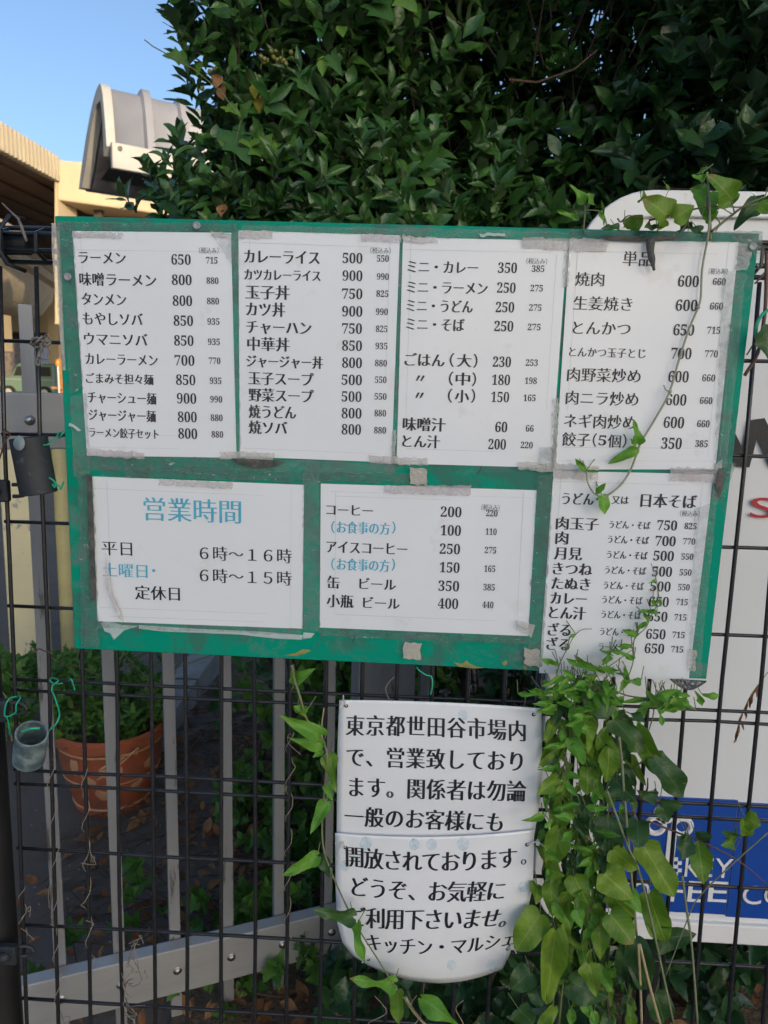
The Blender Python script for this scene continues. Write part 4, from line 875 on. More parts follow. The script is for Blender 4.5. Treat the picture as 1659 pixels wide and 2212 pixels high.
for q, m in [
 ([(120, 478), (512, 484), (512, 500), (121, 498)], 'tape_grey'), ([(520, 486), (866, 494), (866, 509), (520, 500)], 'tape_clear'),
 ([(870, 492), (1232, 501), (1232, 520), (870, 512)], 'tape_clear'), ([(1228, 498), (1648, 500), (1645, 524), (1229, 519)], 'tape_grey'),
 ([(120, 480), (157, 482), (180, 840), (152, 850)], 'tape_grey'), ([(152, 856), (188, 850), (196, 1025), (160, 1030)], 'tape_clear'),
 ([(168, 1018), (200, 1022), (215, 1400), (176, 1396)], 'tape_grey'), ([(156, 984), (510, 990), (508, 1022), (158, 1014)], 'tape_grey'),
 ([(510, 990), (852, 1002), (850, 1024), (508, 1016)], 'tape_clear'), ([(270, 1006), (640, 1016), (640, 1040), (270, 1030)], 'tape_grey'),
 ([(655, 1020), (690, 1022), (692, 1365), (654, 1362)], 'tape_clear'), ([(640, 1016), (885, 1022), (885, 1044), (640, 1038)], 'tape_grey'),
 ([(1160, 1030), (1196, 1022), (1172, 1440), (1138, 1440)], 'tape_grey'), ([(1545, 1000), (1592, 1000), (1562, 1080), (1538, 1080)], 'tape_grey'),
 ([(1560, 580), (1612, 590), (1570, 1010), (1545, 1010)], 'tape_clear'), ([(1500, 1100), (1548, 1080), (1512, 1460), (1488, 1465)], 'tape_clear'),
 ([(210, 1343), (652, 1358), (650, 1372), (212, 1356)], 'tape_clear'), ([(690, 1358), (1142, 1376), (1140, 1392), (690, 1374)], 'tape_grey'),
 ([(500, 510), (514, 510), (520, 985), (512, 985)], 'tape_clear'), ([(866, 512), (870, 512), (856, 1003), (848, 1003)], 'tape_clear'), ([(1196, 860), (1208, 860), (1200, 1014), (1190, 1010)], 'tape_beige'), ([(1226, 520), (1234, 520), (1228, 620), (1216, 620)], 'tape_beige'),
 ([(848, 930), (856, 930), (854, 985), (846, 985)], 'tape_beige'),
 ([(157, 499), (265, 502), (265, 515), (157, 511)], 'tape_beige'), ([(455, 501), (515, 503), (515, 570), (500, 570), (499, 514), (455, 512)][:4], 'tape_clear'), ([(457, 501), (500, 503), (500, 512), (457, 511)], 'tape_beige'),
 ([(515, 497), (590, 499), (588, 515), (515, 513)], 'tape_beige'), ([(780, 505), (867, 509), (867, 524), (780, 520)], 'tape_pink'), ([(870, 510), (945, 513), (945, 525), (870, 523)], 'tape_beige'),
 ([(1128, 512), (1230, 516), (1228, 541), (1130, 534)], 'tape_beige'), ([(1231, 514), (1313, 517), (1311, 544), (1231, 541)], 'tape_beige'),
 ([(1596, 524), (1628, 530), (1614, 585), (1588, 583)], 'tape_pink'),
 ([(187, 968), (313, 978), (312, 992), (189, 984)], 'tape_pink'), ([(475, 974), (592, 978), (590, 994), (476, 990)], 'tape_beige'), ([(797, 984), (925, 990), (924, 1006), (797, 1000)], 'tape_beige'),
 ([(1120, 998), (1200, 1000), (1200, 1020), (1118, 1014)], 'tape_beige'), ([(1196, 1000), (1294, 1008), (1292, 1038), (1196, 1032)], 'tape_beige'), ([(1450, 1008), (1556, 1012), (1554, 1042), (1448, 1038)], 'tape_pink'),
 ([(343, 1034), (503, 1042), (502, 1056), (343, 1047)], 'tape_beige'), ([(833, 1048), (1020, 1048), (1018, 1070), (833, 1064)], 'tape_pink'),
 ([(1490, 1404), (1506, 1405), (1502, 1450), (1487, 1449)], 'tape_beige'), ([(1165, 965), (1200, 966), (1196, 1010), (1163, 1005)], 'tape_clear'),
 ([(1540, 1040), (1557, 1040), (1550, 1090), (1534, 1088)], 'tape_clear'), ([(1545, 1002), (1561, 992), (1560, 1008), (1546, 1022)], 'tape_beige')]:
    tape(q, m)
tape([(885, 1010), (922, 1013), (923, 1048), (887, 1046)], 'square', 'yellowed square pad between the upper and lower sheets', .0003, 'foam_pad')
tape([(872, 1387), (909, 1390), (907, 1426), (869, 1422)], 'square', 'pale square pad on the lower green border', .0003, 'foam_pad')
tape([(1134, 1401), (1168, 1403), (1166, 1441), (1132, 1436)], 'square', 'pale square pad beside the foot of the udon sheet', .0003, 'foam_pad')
tape([(1037, 503), (1092, 505), (1092, 511), (1037, 510)], 'flake', None, .0001, 'label_remnant')
def blob(pts, m, name, Y=-.0007):
    n_ = len(pts); vs = []; 
    c = P(sum(p[0] for p in pts)/n_, sum(p[1] for p in pts)/n_, Y-.0006); mb = MB()
    mb.add([c]+[P(u, v, Y) for u, v in pts], [(0, 1+i, 1+(i+1) % n_) for i in range(n_)]); mb.build(name, M[m], bd, fix=False)
blob([(218, 1346), (232, 1340), (262, 1350), (300, 1352), (268, 1362), (255, 1374), (246, 1382), (238, 1368), (226, 1364)], 'flake', 'paint_flake')
blob([(300, 1350), (420, 1358), (560, 1364), (655, 1372), (652, 1382), (600, 1380), (540, 1372), (400, 1366), (350, 1364), (300, 1358)], 'flake', 'paint_flake', -.0023)
blob([(655, 1366), (680, 1368), (672, 1378), (655, 1380)], 'flake', 'paint_flake')
blob([(980, 1430), (998, 1434), (1008, 1426), (1012, 1432), (1030, 1440), (1046, 1443), (1020, 1444), (990, 1440)], 'ochre', 'paint_scrape'); blob([(1084, 1432), (1094, 1426), (1096, 1434), (1088, 1440)], 'ochre', 'paint_scrape'); blob([(1130, 1436), (1138, 1440), (1136, 1448), (1130, 1444)], 'ochre', 'paint_scrape')
blob([(612, 1416), (640, 1410), (655, 1402), (672, 1405), (660, 1412), (640, 1417)], 'ochre', 'paint_scrape')
blob([(500, 990), (560, 992), (620, 996), (600, 1006), (560, 1012), (515, 1004)], 'glue', 'glue_residue', -.0068)
blob([(186, 1022), (196, 1030), (202, 1120), (206, 1290), (198, 1300), (192, 1200), (190, 1090)], 'glue', 'glue_residue', -.0068)
blob([(1300, 508), (1400, 512), (1470, 508), (1460, 516), (1380, 522), (1310, 518)], 'glue', 'glue_residue', -.0068)
blob([(1552, 1010), (1566, 1020), (1560, 1060), (1552, 1076), (1546, 1050)], 'glue', 'glue_residue', -.0068)
blob([(1575, 700), (1582, 702), (1574, 800), (1566, 900), (1558, 985), (1553, 985), (1562, 880), (1568, 780)], 'tape_grey', 'glue_residue', -.0068)
blob([(1112, 1340), (1130, 1342), (1140, 1346), (1156, 1350), (1148, 1378), (1140, 1372), (1122, 1362)], 'tape_beige', 'torn_tape', -.0072)
blob([(150, 913), (160, 918), (176, 930), (168, 932), (156, 922), (148, 920)], 'flake', 'paint_flake', -.0068)
blob([(228, 1190), (236, 1240), (244, 1290), (262, 1320), (268, 1345), (256, 1336), (240, 1305), (226, 1262)], 'tape_beige', 'torn_tape', -.0072)
for (u, v) in ((146, 598), (152, 640)[:2], (425, 487), (1626, 532)):
    if v == 640: continue
    MB().lathe([(.0048, 0), (.0048, .0006), (.004, .0012), (.0015, .0009), (0, .0004)], P(u, v, -.0065), 18, Vector((0, -1, 0))).build('screw', M['alu'], bd, smooth='auto')
# loose plastic sleeve edge on the left, and curled film at the upper right corner
def film(name, pts, m, lab):
    mb = MB(); L_, R2 = pts; n_ = len(L_)
    vs = []
    for (a, b) in zip(L_, R2):
        for k in range(5): s = k/4; p = P(a[0]+(b[0]-a[0])*s, a[1]+(b[1]-a[1])*s, a[2]+(b[2]-a[2])*s); vs.append(p+Vector((0, random.gauss(0, .0006), 0)))
    mb.add(vs, [(j*5+k, j*5+k+1, (j+1)*5+k+1, (j+1)*5+k) for j in range(n_-1) for k in range(4)]); mb.build(name, M[m], bd, smooth=True, fix=False, label=lab)
film('plastic_film', ([(111, 482, -.004), (112, 540, -.006), (118, 600, -.006), (125, 680, -.004), (135, 800, -.002)], [(128, 482, -.002), (130, 540, -.002), (134, 600, -.002), (137, 680, -.002), (142, 800, -.002)]), 'tape_beige', 'loose film sleeve past the left edge')
film('plastic_film', ([(1560, 500, -.004), (1600, 500, -.006), (1648, 499, -.006)], [(1590, 520, -.004), (1625, 540, -.004), (1640, 590, -.004)]), 'tape_clear', None)
mb = MB(); mb.grid(lambda s, t: P(1448+78*s, 1466+4*s+t*(20*math.sin(3.14*s)+3), -.003-.006*random.random()), 18, 6); mb.build('crumpled_foil', surf('crumpled_foil', (.42, .42, .42), (.28, .28, .28), 60, .25, .6, .6, .003), bd, fix=False, label='crumpled foil tape under the lower right corner')
# ------------------------------------------------------------------ the two hanging notices
def curve_lerp(c, t):
    for a, b in zip(c, c[1:]):
        if a[0] <= t <= b[0]:
            k = (t-a[0])/(b[0]-a[0]); k = k*k*(3-2*k)*.5+k*.5; return [a[i]+(b[i]-a[i])*k for i in range(1, len(a))]
    return list(c[-1][1:])
class Notice:
    # rows of the measured outline: (t, left u, left v, right u, right v, sag of the middle, depth left, depth middle, depth right)
    def __init__(s, rows_): s.r = rows_
    def px(s, a, t):
        lu, lv, ru, rv_, sag, dl, dm, dr = curve_lerp(s.r, t); q = 4*a*(1-a)
        return lu+(ru-lu)*a, lv+(rv_-lv)*a+sag*q, dl+(dr-dl)*a+(dm-(dl+dr)/2)*q
    def pt(s, a, t, lift=0.): u, v, d = s.px(a, t); return P(u, v, d-lift)
    def st(s, u, v):
        a, t = .5, .5
        for _ in range(14):
            u1, v1, _d = s.px(a, t); e = 1e-3; ua, va, _ = s.px(a+e, t); ub, vb, _ = s.px(a, min(1, t+e)); 
            J = ((ua-u1)/e, (ub-u1)/e, (va-v1)/e, (vb-v1)/e); D = J[0]*J[3]-J[1]*J[2]
            du, dv = u-u1, v-v1; a += (J[3]*du-J[1]*dv)/D; t += (J[0]*dv-J[2]*du)/D; a = min(1, max(0, a)); t = min(.999, max(0, t))
        return a, t
n1 = Notice([(0, 733, 1512, 1170, 1530, -4, -.012, -.014, -.012), (.35, 729, 1610, 1171, 1625, 2, -.014, -.018, -.014), (.7, 728, 1715, 1166, 1730, 4, -.014, -.021, -.014), (1, 727, 1822, 1152, 1818, 8, -.013, -.018, -.013)])
n2 = Notice([(0, 724, 1799, 1154, 1792, 12, -.019, -.026, -.019), (.38, 725, 1918, 1151, 1918, 8, -.020, -.027, -.020), (.62, 728, 1990, 1138, 1970, 10, -.018, -.029, -.017), (.78, 740, 2036, 1116, 2022, 16, -.014, -.029, -.013), (.92, 764, 2066, 1100, 2064, 26, -.010, -.026, -.010), (1, 792, 2083, 1086, 2092, 36, -.007, -.021, -.007)])
def notice(N, label, cat, lines, holes):
    root = MB().grid(lambda s, t: N.pt(s, t*.999), 30, 30).build('notice_sheet', M['notice'], None, smooth=True, fix=False, label=label, cat=cat)
    sm = root.modifiers.new('t', 'SOLIDIFY'); sm.thickness = .0006; sm.offset = 0
    for text, xl_, xr_, yl, ym, yr, em, dx in lines:
        n_ = len(text); mb = MB(); dx = dx*1.6
        for i, ch in enumerate(text):
            if ch == ' ': continue
            V, F = G(ch, dx, THIN); s = (i+.5)/n_; u = xl_+(xr_-xl_)*s; v = yl+(yr-yl)*s+(ym-(yl+yr)/2)*4*s*(1-s)
            a, t = N.st(u, v); e = 2e-3; p = N.pt(a, t, .0006)
            da = (N.pt(min(1, a+e), t, .0006)-N.pt(max(0, a-e), t, .0006)).normalized(); dt = (N.pt(a, max(0, t-e), .0006)-N.pt(a, min(.999, t+e), .0006)).normalized()
            k = em/FPX*1.02*(p-CAM).length/.93; nrm = da.cross(dt).normalized(); nrm = nrm if nrm.y < 0 else -nrm
            for sd in (-.5, .5): mb.add([p+da*((w_.x-.47+sd*dx)*k*.81)+dt*((w_.y-.36)*k)+nrm*(.0003+.0001*sd) for w_ in V], F)
        mb.build('lettering', M['inkdark'], root, fix=False)
    for (a, t, du) in holes:
        p = N.pt(a, t, .0006); MB().lathe([(0, 0), (.0028, 0)], p+Vector((0, -.0004, 0)), 12, Vector((0, -1, 0))).build('eyelet_hole', M['inkdark'], root, fix=False)
        q = p+Vector((du, .0, .006)); tb_ = MB(); tb_.tube([p, p.lerp(q, .5)+Vector((0, -.005, .004)), q+Vector((0, -.001, 0)), q+Vector((du*.3, .012, .003))], .0013, 6)
        tb_.box(q+Vector((0, -.003, 0)), (.0045, .005, .006)); tb_.tube([q, q+Vector((du*1.1, -.006, -.008))], .0009, 5); tb_.build('cable_tie', M['tie'], root)
M['bluestain'] = tape_mat('faded_blue_stain', (.42, .70, .80), .24, .1, (.55, .76, .82))
notice(n1, 'upper laminated notice tied to the mesh below the menu board', 'notice',
 [('東京都世田谷市場内', 744, 1138, 1568, 1571, 1581, 45, .040), ('で、営業致しており', 744, 1136, 1635, 1640, 1646, 45, .040), ('ます。関係者は勿論', 746, 1136, 1700, 1706, 1710, 45, .040), ('一般のお客様にも', 742, 1090, 1763, 1771, 1777, 45, .040)], [(.035, .06, -.004), (.96, .07, .018), (.04, .97, -.006)])
notice(n2, 'lower laminated notice overlapping the upper one, curling at its bottom corners', 'notice',
 [('開放されております', 744, 1116, 1849, 1862, 1852, 45, .040), ('。', 1122, 1160, 1850, 1850, 1850, 36, .02), ('どうぞ、お気軽に', 752, 1092, 1914, 1926, 1924, 44, .040), ('ご利用下さいませ。', 748, 1122, 1981, 1987, 1981, 44, .040), ('キッチン・マルシェ', 788, 1118, 2033, 2046, 2024, 37, .034)], [(.05, .11, -.004), (.965, .11, .014), (.10, .90, -.004), (.97, .86, .006)])
for (N_, u, v, r) in ((n2, 895, 1824, 13), (n2, 932, 1824, 13), (n2, 1000, 1823, 15), (n2, 790, 1822, 15), (n2, 745, 1870, 12), (n1, 1000, 1545, 12), (n2, 975, 2085, 11), (n2, 1062, 2085, 13), (n2, 1130, 1915, 12)):
    root = [o for o in bpy.data.objects if o.name.startswith('notice_sheet')][0 if N_ is n1 else 1]
    a, t = N_.st(u, v); p = N_.pt(a, t, .0007); mb = MB(); mb.add([p]+[N_.pt(*N_.st(u+r*math.cos(k)*.9, v+r*math.sin(k)), .0007) for k in np.linspace(0, 6.28, 13)[:-1]], [(0, 1+k, 1+(k+1) % 12) for k in range(12)]); mb.build('blue_stain', M['bluestain'], root, fix=False)
# ------------------------------------------------------------------ lettering on the light box sign
def sign_text(text, u0, v0, u1, v1, m, dx, parent=sg, name='letter', Y=YF-.0035):
    V, F = G(text, 0, 0); A, B = P(u0, v1, Y), P(u1, v1, Y); T = P(u0, v0, Y)
    x0, x1 = min(v.x for v in V), max(v.x for v in V); y0, y1_ = min(v.y for v in V), max(v.y for v in V)
    mb = MB(); vs = [Vector((A.x+(v.x-x0)/(x1-x0)*(B.x-A.x), Y, A.z+(v.y-y0)/(y1_-y0)*(T.z-A.z))) for v in V]; mb.add(vs, F); o = mb.build(name, M[m], parent, fix=False); s_ = o.modifiers.new('t', 'SOLIDIFY'); s_.thickness = .0012; s_.offset = 0
for ch, a, b in (('O', 1363, 1402), ('F', 1412, 1440), ('F', 1448, 1476), ('E', 1484, 1520), ('E', 1528, 1569)): sign_text(ch, a, 1903, b, 1947, 'signwhite', .035)
sign_text('C', 1322, 1902, 1356, 1948, 'signwhite', .035)
for ch, a, b, v0, v1 in (('K', 1478, 1510, 1853, 1893), ('E', 1514, 1538, 1853, 1893), ('Y', 1542, 1580, 1854, 1895)): sign_text(ch, a, v0, b, v1, 'signwhite', .035)
for ch, a, b in (('C', 1602, 1643), ('O', 1648, 1692)): sign_text(ch, a, 1912, b, 1952, 'signwhite', .035)
mb = MB()
for i, (u, v) in enumerate(((1460, 1856), (1468, 1864), (1460, 1872), (1468, 1880), (1460, 1888))):
    a, b = P(u-4, v-4, YF-.0035), P(u+4, v+4, YF-.0035); mb.box((a+b)/2, (b.x-a.x, .0012, a.z-b.z))
mb.build('check_mark', M['signwhite'], sg)
kc = YF-.0035
for (u, v) in ((1436, 1757), (1416, 1783), (1474, 1785)):
    c = P(u, v, kc); MB().tube([c+Vector((math.cos(a)*.0155, 0, math.sin(a)*.0155)) for a in np.linspace(0, 6.2832, 25)], .0052, 6, caps=False).build('key_ring', M['signwhite'], sg)
a, b = P(1448, 1790, kc), P(1448, 1888, kc); MB().box((a+b)/2, (.016, .003, a.z-b.z)).build('key_stem', M['signwhite'], sg)
# the big black letter and the red one
wv = [(1556, 905), (1584, 905), (1606, 962), (1624, 905), (1652, 905), (1672, 965), (1690, 905), (1718, 905), (1688, 1010), (1664, 1010), (1640, 940), (1620, 1010), (1594, 1010)]
wv = [(1540, 900), (1572, 901), (1604, 968), (1618, 908), (1652, 903), (1684, 972), (1700, 905), (1732, 905), (1700, 1010), (1664, 1010), (1636, 945), (1619, 1010), (1590, 1008)]
V = [P(u, v, YF-.0035) for u, v in wv]; cu = bpy.data.curves.new('w', 'CURVE'); cu.dimensions = '2D'; cu.fill_mode = 'BOTH'; s = cu.splines.new('POLY'); s.points.add(len(V)-1); s.use_cyclic_u = True
for i, p in enumerate(V): s.points[i].co = (p.x, p.z, 0, 1)
ow = bpy.data.objects.new('w', cu); mw = ow.to_mesh(); mb = MB(); mb.add([Vector((v.co.x, YF-.0035, v.co.y)) for v in mw.vertices], [tuple(f.vertices) for f in mw.polygons]); ow.to_mesh_clear(); bpy.data.objects.remove(ow)
mb.build('black_letter', M['inkdark'], sg, fix=False)
sign_text('S', 1619, 1074, 1672, 1118, 'signred', .06, name='red_letter')
# ------------------------------------------------------------------ things tied to the mesh on the left
def pipe(name, top, bot, r, wall, m, label, inside=None):
    ax = (top-bot).normalized(); L_ = (top-bot).length
    mb = MB(); mb.lathe([(r-wall, L_*.1), (r-wall, L_-.001), (r-wall+.001, L_), (r-.001, L_), (r, L_-.001), (r, .001), (r-.001, 0), (0, 0)], bot, 32, ax); return mb.build(name, M[m], smooth='auto', label=label, cat='pipe')
pb = pipe('black_pipe', P(61, 944, -.022), P(84, 1066, -.022), .0235, .0028, 'blackplastic', 'long black plastic pipe piece wired to the mesh beside the board')
bl = MB(); bl.lathe([(0, .0025), (.006, .002), (.0095, 0)][::-1], P(41, 957, -.046), 18, Vector((-.3, -1, .1)).normalized()); bl.build('glue_ring', M['greyplastic'], pb, smooth=True)
gp = pipe('grey_pipe', P(69, 1583, -.045), P(62, 1640, -.022), .0215, .0026, 'greyplastic', 'short weathered grey pipe stub with open top hanging by green wire')
c = P(69, 1590, -.045); MB().tube([P(48, 1580, -.055), P(66, 1574, -.055), P(86, 1573, -.05)], .0016, 6).build('wire_piece', M['greenwire'], gp)
ww = [('green_wire_tie', [(92, 962, -.03), (108, 958, -.03), (122, 944, -.012), (128, 934, .0), (134, 940, .012), (128, 946, .0), (140, 930, .002), (147, 922, .004)], 'greenwire', 'green wire between the black pipe and the board edge'),
 ('green_wire_tie', [(98, 1033, -.03), (110, 1034, -.03), (122, 1046, -.03), (117, 1052, -.035), (114, 1046, -.03), (128, 1050, -.03), (131, 1057, -.03), (138, 1040, -.03)], 'greenwire', 'curled green wire tail right of the black pipe base'),
 ('green_wire_tie', [(135, 1476, -.0), (118, 1477, .0), (108, 1470, -.006), (112, 1464, .012), (126, 1470, .0), (114, 1480, -.006), (112, 1492, -.008), (116, 1500, -.012), (126, 1530, -.02), (128, 1548, -.03), (118, 1568, -.035), (105, 1578, -.035)], 'greenwire', 'long green wire looping down to the grey pipe stub'),
 ('green_wire_tie', [(148, 1473, .01), (152, 1466, -.0), (156, 1472, -.004), (162, 1492, .0)], 'greenwire', 'short green wire hooked over the double wire'),
 ('green_wire_tie', [(40, 1505, -.02), (24, 1507, -.03), (13, 1520, -.035), (10, 1545, -.035), (20, 1547, -.035), (34, 1538, -.035), (35, 1522, -.035), (44, 1508, -.03), (40, 1502, -.01)], 'greenwire', 'green wire looped around the clamp at the left'),
 ('green_wire_tie', [(14, 1547, -.035), (18, 1560, -.03), (22, 1588, -.03)], 'greenwire', 'straight green wire tail under the looped clamp wire'),
 ('rusty_wire_tie', [(20, 936, -.005), (6, 934, -.01), (10, 928, .01), (22, 938, .01), (14, 948, -.004), (4, 975, -.004), (-4, 1000, -.004)], 'rust', 'rusty brown wire twisted on the mesh above the black pipe'),
 ('rusty_wire_tie', [(66, 1398, .0), (72, 1408, -.002), (84, 1402, -.004), (96, 1406, .0), (106, 1408, -.003), (112, 1412, -.004)], 'rust', 'rusty wire twisted along a mesh wire left of the board foot')]
for name, pts, m, lab in ww:
    q = [P(*p) for p in pts]; qq = [q[0]]
    for i in range(len(q)-1):
        a0_, a1_, a2_, a3_ = q[max(i-1, 0)], q[i], q[i+1], q[min(i+2, len(q)-1)]
        for t in (.25, .5, .75, 1): qq.append(.5*((2*a1_)+(a2_-a0_)*t+(2*a0_-5*a1_+4*a2_-a3_)*t*t+(3*a1_-a0_-3*a2_+a3_)*t**3))
    MB().tube(qq, .0012, 6).build(name, M[m], smooth=True, label=lab, cat='wire')
def spline(q, k=4):
    qq = [q[0]]
    for i in range(len(q)-1):
        a0_, a1_, a2_, a3_ = q[max(i-1, 0)], q[i], q[i+1], q[min(i+2, len(q)-1)]
        for j in range(1, k+1): t = j/k; qq.append(.5*((2*a1_)+(a2_-a0_)*t+(2*a0_-5*a1_+4*a2_-a3_)*t*t+(3*a1_-a0_-3*a2_+a3_)*t**3))
    return qq
kn = empty('twine_knot', W(85, 740), 'grey twine knot with frayed ends tied at a crossing of the mesh', 'twine')
for pts, r in (([(66, 745, -.01), (70, 733, -.012), (82, 730, -.012), (92, 738, -.01), (84, 750, -.01), (72, 748, -.008)], .0016), ([(70, 746, -.012), (80, 738, -.016), (92, 726, -.014)], .0016), ([(88, 735, -.012), (98, 737, -.016), (108, 736, -.01), (104, 745, -.012), (92, 742, -.014)], .002), ([(100, 728, -.012), (99, 740, -.014), (96, 748, -.012)], .0022), ([(97, 724, -.012), (103, 722, -.012), (104, 728, -.012), (97, 730, -.012), (96, 724, -.012)], .0012), ([(88, 742, -.013), (90, 752, -.014), (86, 762, -.012), (82, 772, -.012)], .0024), ([(82, 772, -.012), (78, 782, -.012), (84, 790, -.012), (86, 776, -.012)], .0013), ([(102, 744, -.012), (105, 760, -.01), (105, 774, -.01)], .0014)):
    MB().tube(spline([P(*p) for p in pts], 3), r, 6).build('strand', M['twine'], kn, smooth=True)
# ------------------------------------------------------------------ dry tendrils winding on the wires
def tendril(x, z0, z1, turns, label):
    r = .0042; n_ = int(turns*10); root = None
    pts = []
    for i in range(n_+1):
        t = i/n_; z = z0+(z1-z0)*t; a = t*turns*2*math.pi; rr = r+random.uniform(0, .0022)+(.004 if random.random() < .05 else 0)
        pts.append(Vector((x+rr*math.cos(a), wy(z)+rr*math.sin(a), z)))
    mb = MB(); mb.tube(pts, .0007, 4)
    for _ in range(3):
        i = random.randrange(len(pts)); p = pts[i]; mb.tube(spline([p, p+Vector((random.gauss(0, .006), -.008, .007)), p+Vector((random.gauss(0, .009), -.006, random.gauss(0, .008))), p+Vector((random.gauss(0, .009), -.01, random.gauss(-.01, .01)))]), .0005, 4)
    mb.build('dry_tendril', M['drytendril'], smooth=True, label=label, cat='tendril', group='dry tendrils on the mesh wires')
tendril(xl+pitch, .52, 1.0, 7, 'dry tendril winding up the second wire past the flower pot')
tendril(xl+2*pitch, .62, .93, 5, 'dry tendril on the third wire in front of the flower pot')
tendril(xl+8*pitch, .68, 1.0, 6, 'dry tendril on the wire left of the hanging notices')
tendril(xl, .66, .74, 2, 'short dry tendril at the foot of the leftmost wire')
tt = empty('dry_tendril_tangle', (xl+3*pitch, 0, .62), 'tangle of curled dry tendrils over the long lower rail', 'tendril')
for k in range(9):
    c = P(284+random.uniform(-4, 20), 2015+k*19, 0); c.y = wy(c.z)-.006; q = []; r_ = random.uniform(.006, .016); a0 = random.random()*6; sq = random.uniform(.4, 1.2)
    for j in range(10):
        a_ = a0+j*random.uniform(.2, .6); r_ *= random.uniform(.85, 1.18); q.append(c+Vector((r_*math.cos(a_), -.004+r_*.4*math.sin(a_*.7+k), r_*1.5*sq*math.sin(a_)-.0016*j)))
    MB().tube(spline(q, 2), random.uniform(.0005, .0009), 4).build('strand', M['drytendril' if k % 3 else 'twine'], tt, smooth=True)
for (u, v) in ((810, 2140), (900, 2140), (1000, 2150), (1135, 1500), (850, 1470)):
    c = P(u, v, 0); c.y = wy(c.z)-.003; q = [c]+[c+Vector((random.gauss(0, .008), random.uniform(-.01, .004), -.018*(j+1))) for j in range(5)]
    MB().tube(spline(q), .0008, 4).build('strand', M['drytendril'], tt, smooth=True)
# ------------------------------------------------------------------ vines
def c6(x, y): return (1173+x/2.56)/1.0687, (1500+y/2.56)/1.0687
def c5(x, y): return (650+x/2.552)/1.0687, (1560+y/2.552)/1.0687
def c2(x, y): return (1173+x/2.765)/1.0687, (400+y/2.765)/1.0687
def c9(x, y): return (1173+x/2.765)/1.0687, (1000+y/2.765)/1.0687
def vleaf(root, f_, b, t, w, kind, mat, y0=-.03, dy=-.015, scale=1, nz=.25, **k):
    p, q = P(*f_(*b), y0), P(*f_(*t), y0+dy+random.gauss(0, .008)); k_ = {c6: 2.56, c5: 2.552, c2: 2.765, c9: 2.765}[f_]
    wd = w/k_/1.0687/FPX*(p-CAM).length*1.0
    k.setdefault('wave', .3); k.setdefault('curl', .22)
    put_leaf(root, p, q, wd, Vector((random.gauss(0, .28), -1, nz+random.gauss(0, .15))), kind, mat, **k)
    a = Vector(p); MB().tube([a, a+Vector((random.gauss(0, .006), .012, .014))], .0006, 4).build('leaf_stalk', M['stem'], root)
def stem(root, f_, pts, r, mat, y=-.02, name='stem'):
    q = spline([P(*f_(*p), y+.006*math.sin(i*2.1)) for i, p in enumerate(pts)]); n_ = len(q); MB().tube(q, [r*(1-.5*i/n_) for i in range(n_)], 6).build(name, M[mat], root, smooth=True)
v1 = empty('climbing_vine', P(1220, 2212, -.02), 'thick leafy vine climbing the mesh between the notices and the white sign', 'vine')
big = [((500, 215), (590, 410), 190, 'vinedark'), ((620, 410), (800, 600), 170, 'vinedark'), ((760, 475), (940, 785), 140, 'vine'), ((860, 640), (1055, 880), 150, 'vinedark'), ((590, 575), (590, 790), 130, 'vine'), ((330, 845), (268, 1115), 140, 'vine'), ((440, 870), (462, 1060), 120, 'vinedark'), ((590, 1000), (600, 1215), 180, 'vinedark'), ((765, 1010), (770, 1165), 130, 'vinedark'),
 ((800, 1160), (985, 1462), 160, 'vine'), ((560, 1320), (745, 1480), 170, 'vine'), ((610, 1440), (745, 1590), 140, 'vine'), ((830, 1435), (935, 1750), 145, 'vine'), ((860, 1700), (1115, 1690), 140, 'vinedark'), ((600, 1560), (745, 1740), 150, 'vine'), ((190, 1560), (45, 1780), 160, 'vine'), ((300, 1060), (235, 1345), 130, 'vine'), ((460, 1500), (600, 1770), 130, 'vine'), ((740, 1720), (830, 2035), 140, 'vinedark'),
 ((870, 2030), (930, 2215), 140, 'vinedark'), ((280, 1650), (225, 2100), 130, 'vine'), ((360, 1960), (590, 2055), 160, 'vinedark'), ((300, 540), (190, 665), 100, 'vine'), ((290, 760), (165, 860), 90, 'vine'), ((370, 530), (450, 680), 90, 'fresh'), ((470, 420), (480, 600), 80, 'vine'), ((395, 340), (420, 520), 80, 'fresh'), ((390, 1340), (470, 1500), 130, 'vine'), ((250, 1380), (265, 1590), 100, 'vine'),
 ((330, 1500), (370, 1660), 90, 'fresh'), ((400, 1540), (440, 1650), 70, 'fresh'), ((330, 1340), (210, 1480), 90, 'vine'), ((640, 780), (760, 900), 140, 'vinedark'), ((470, 700), (470, 860), 110, 'vine'), ((620, 1180), (760, 1300), 120, 'vine'), ((520, 1180), (530, 1280), 90, 'vine'), ((170, 1390), (170, 1500), 90, 'vine'), ((480, 1860), (520, 2050), 110, 'vine'), ((230, 1290), (330, 1340), 90, 'vine'), ((540, 1660), (545, 1840), 90, 'vine'), ((130, 1900), (20, 2010), 130, 'vinedark'), ((60, 2120), (150, 2212), 130, 'vinedark'), ((160, 2000), (200, 2110), 100, 'vinedark'), ((700, 1430), (790, 1560), 90, 'fresh')]
for b, t, w_, m in big: vleaf(v1, c6, b, t, w_, 'oblong' if random.random() < .55 else 'cordate', m, random.uniform(-.06, -.02), fold=.18)
def env(y): return (225+50*math.sin(y*.004), 520 if y < 600 else (760 if y < 1000 else (640+.12*(y-1000))))
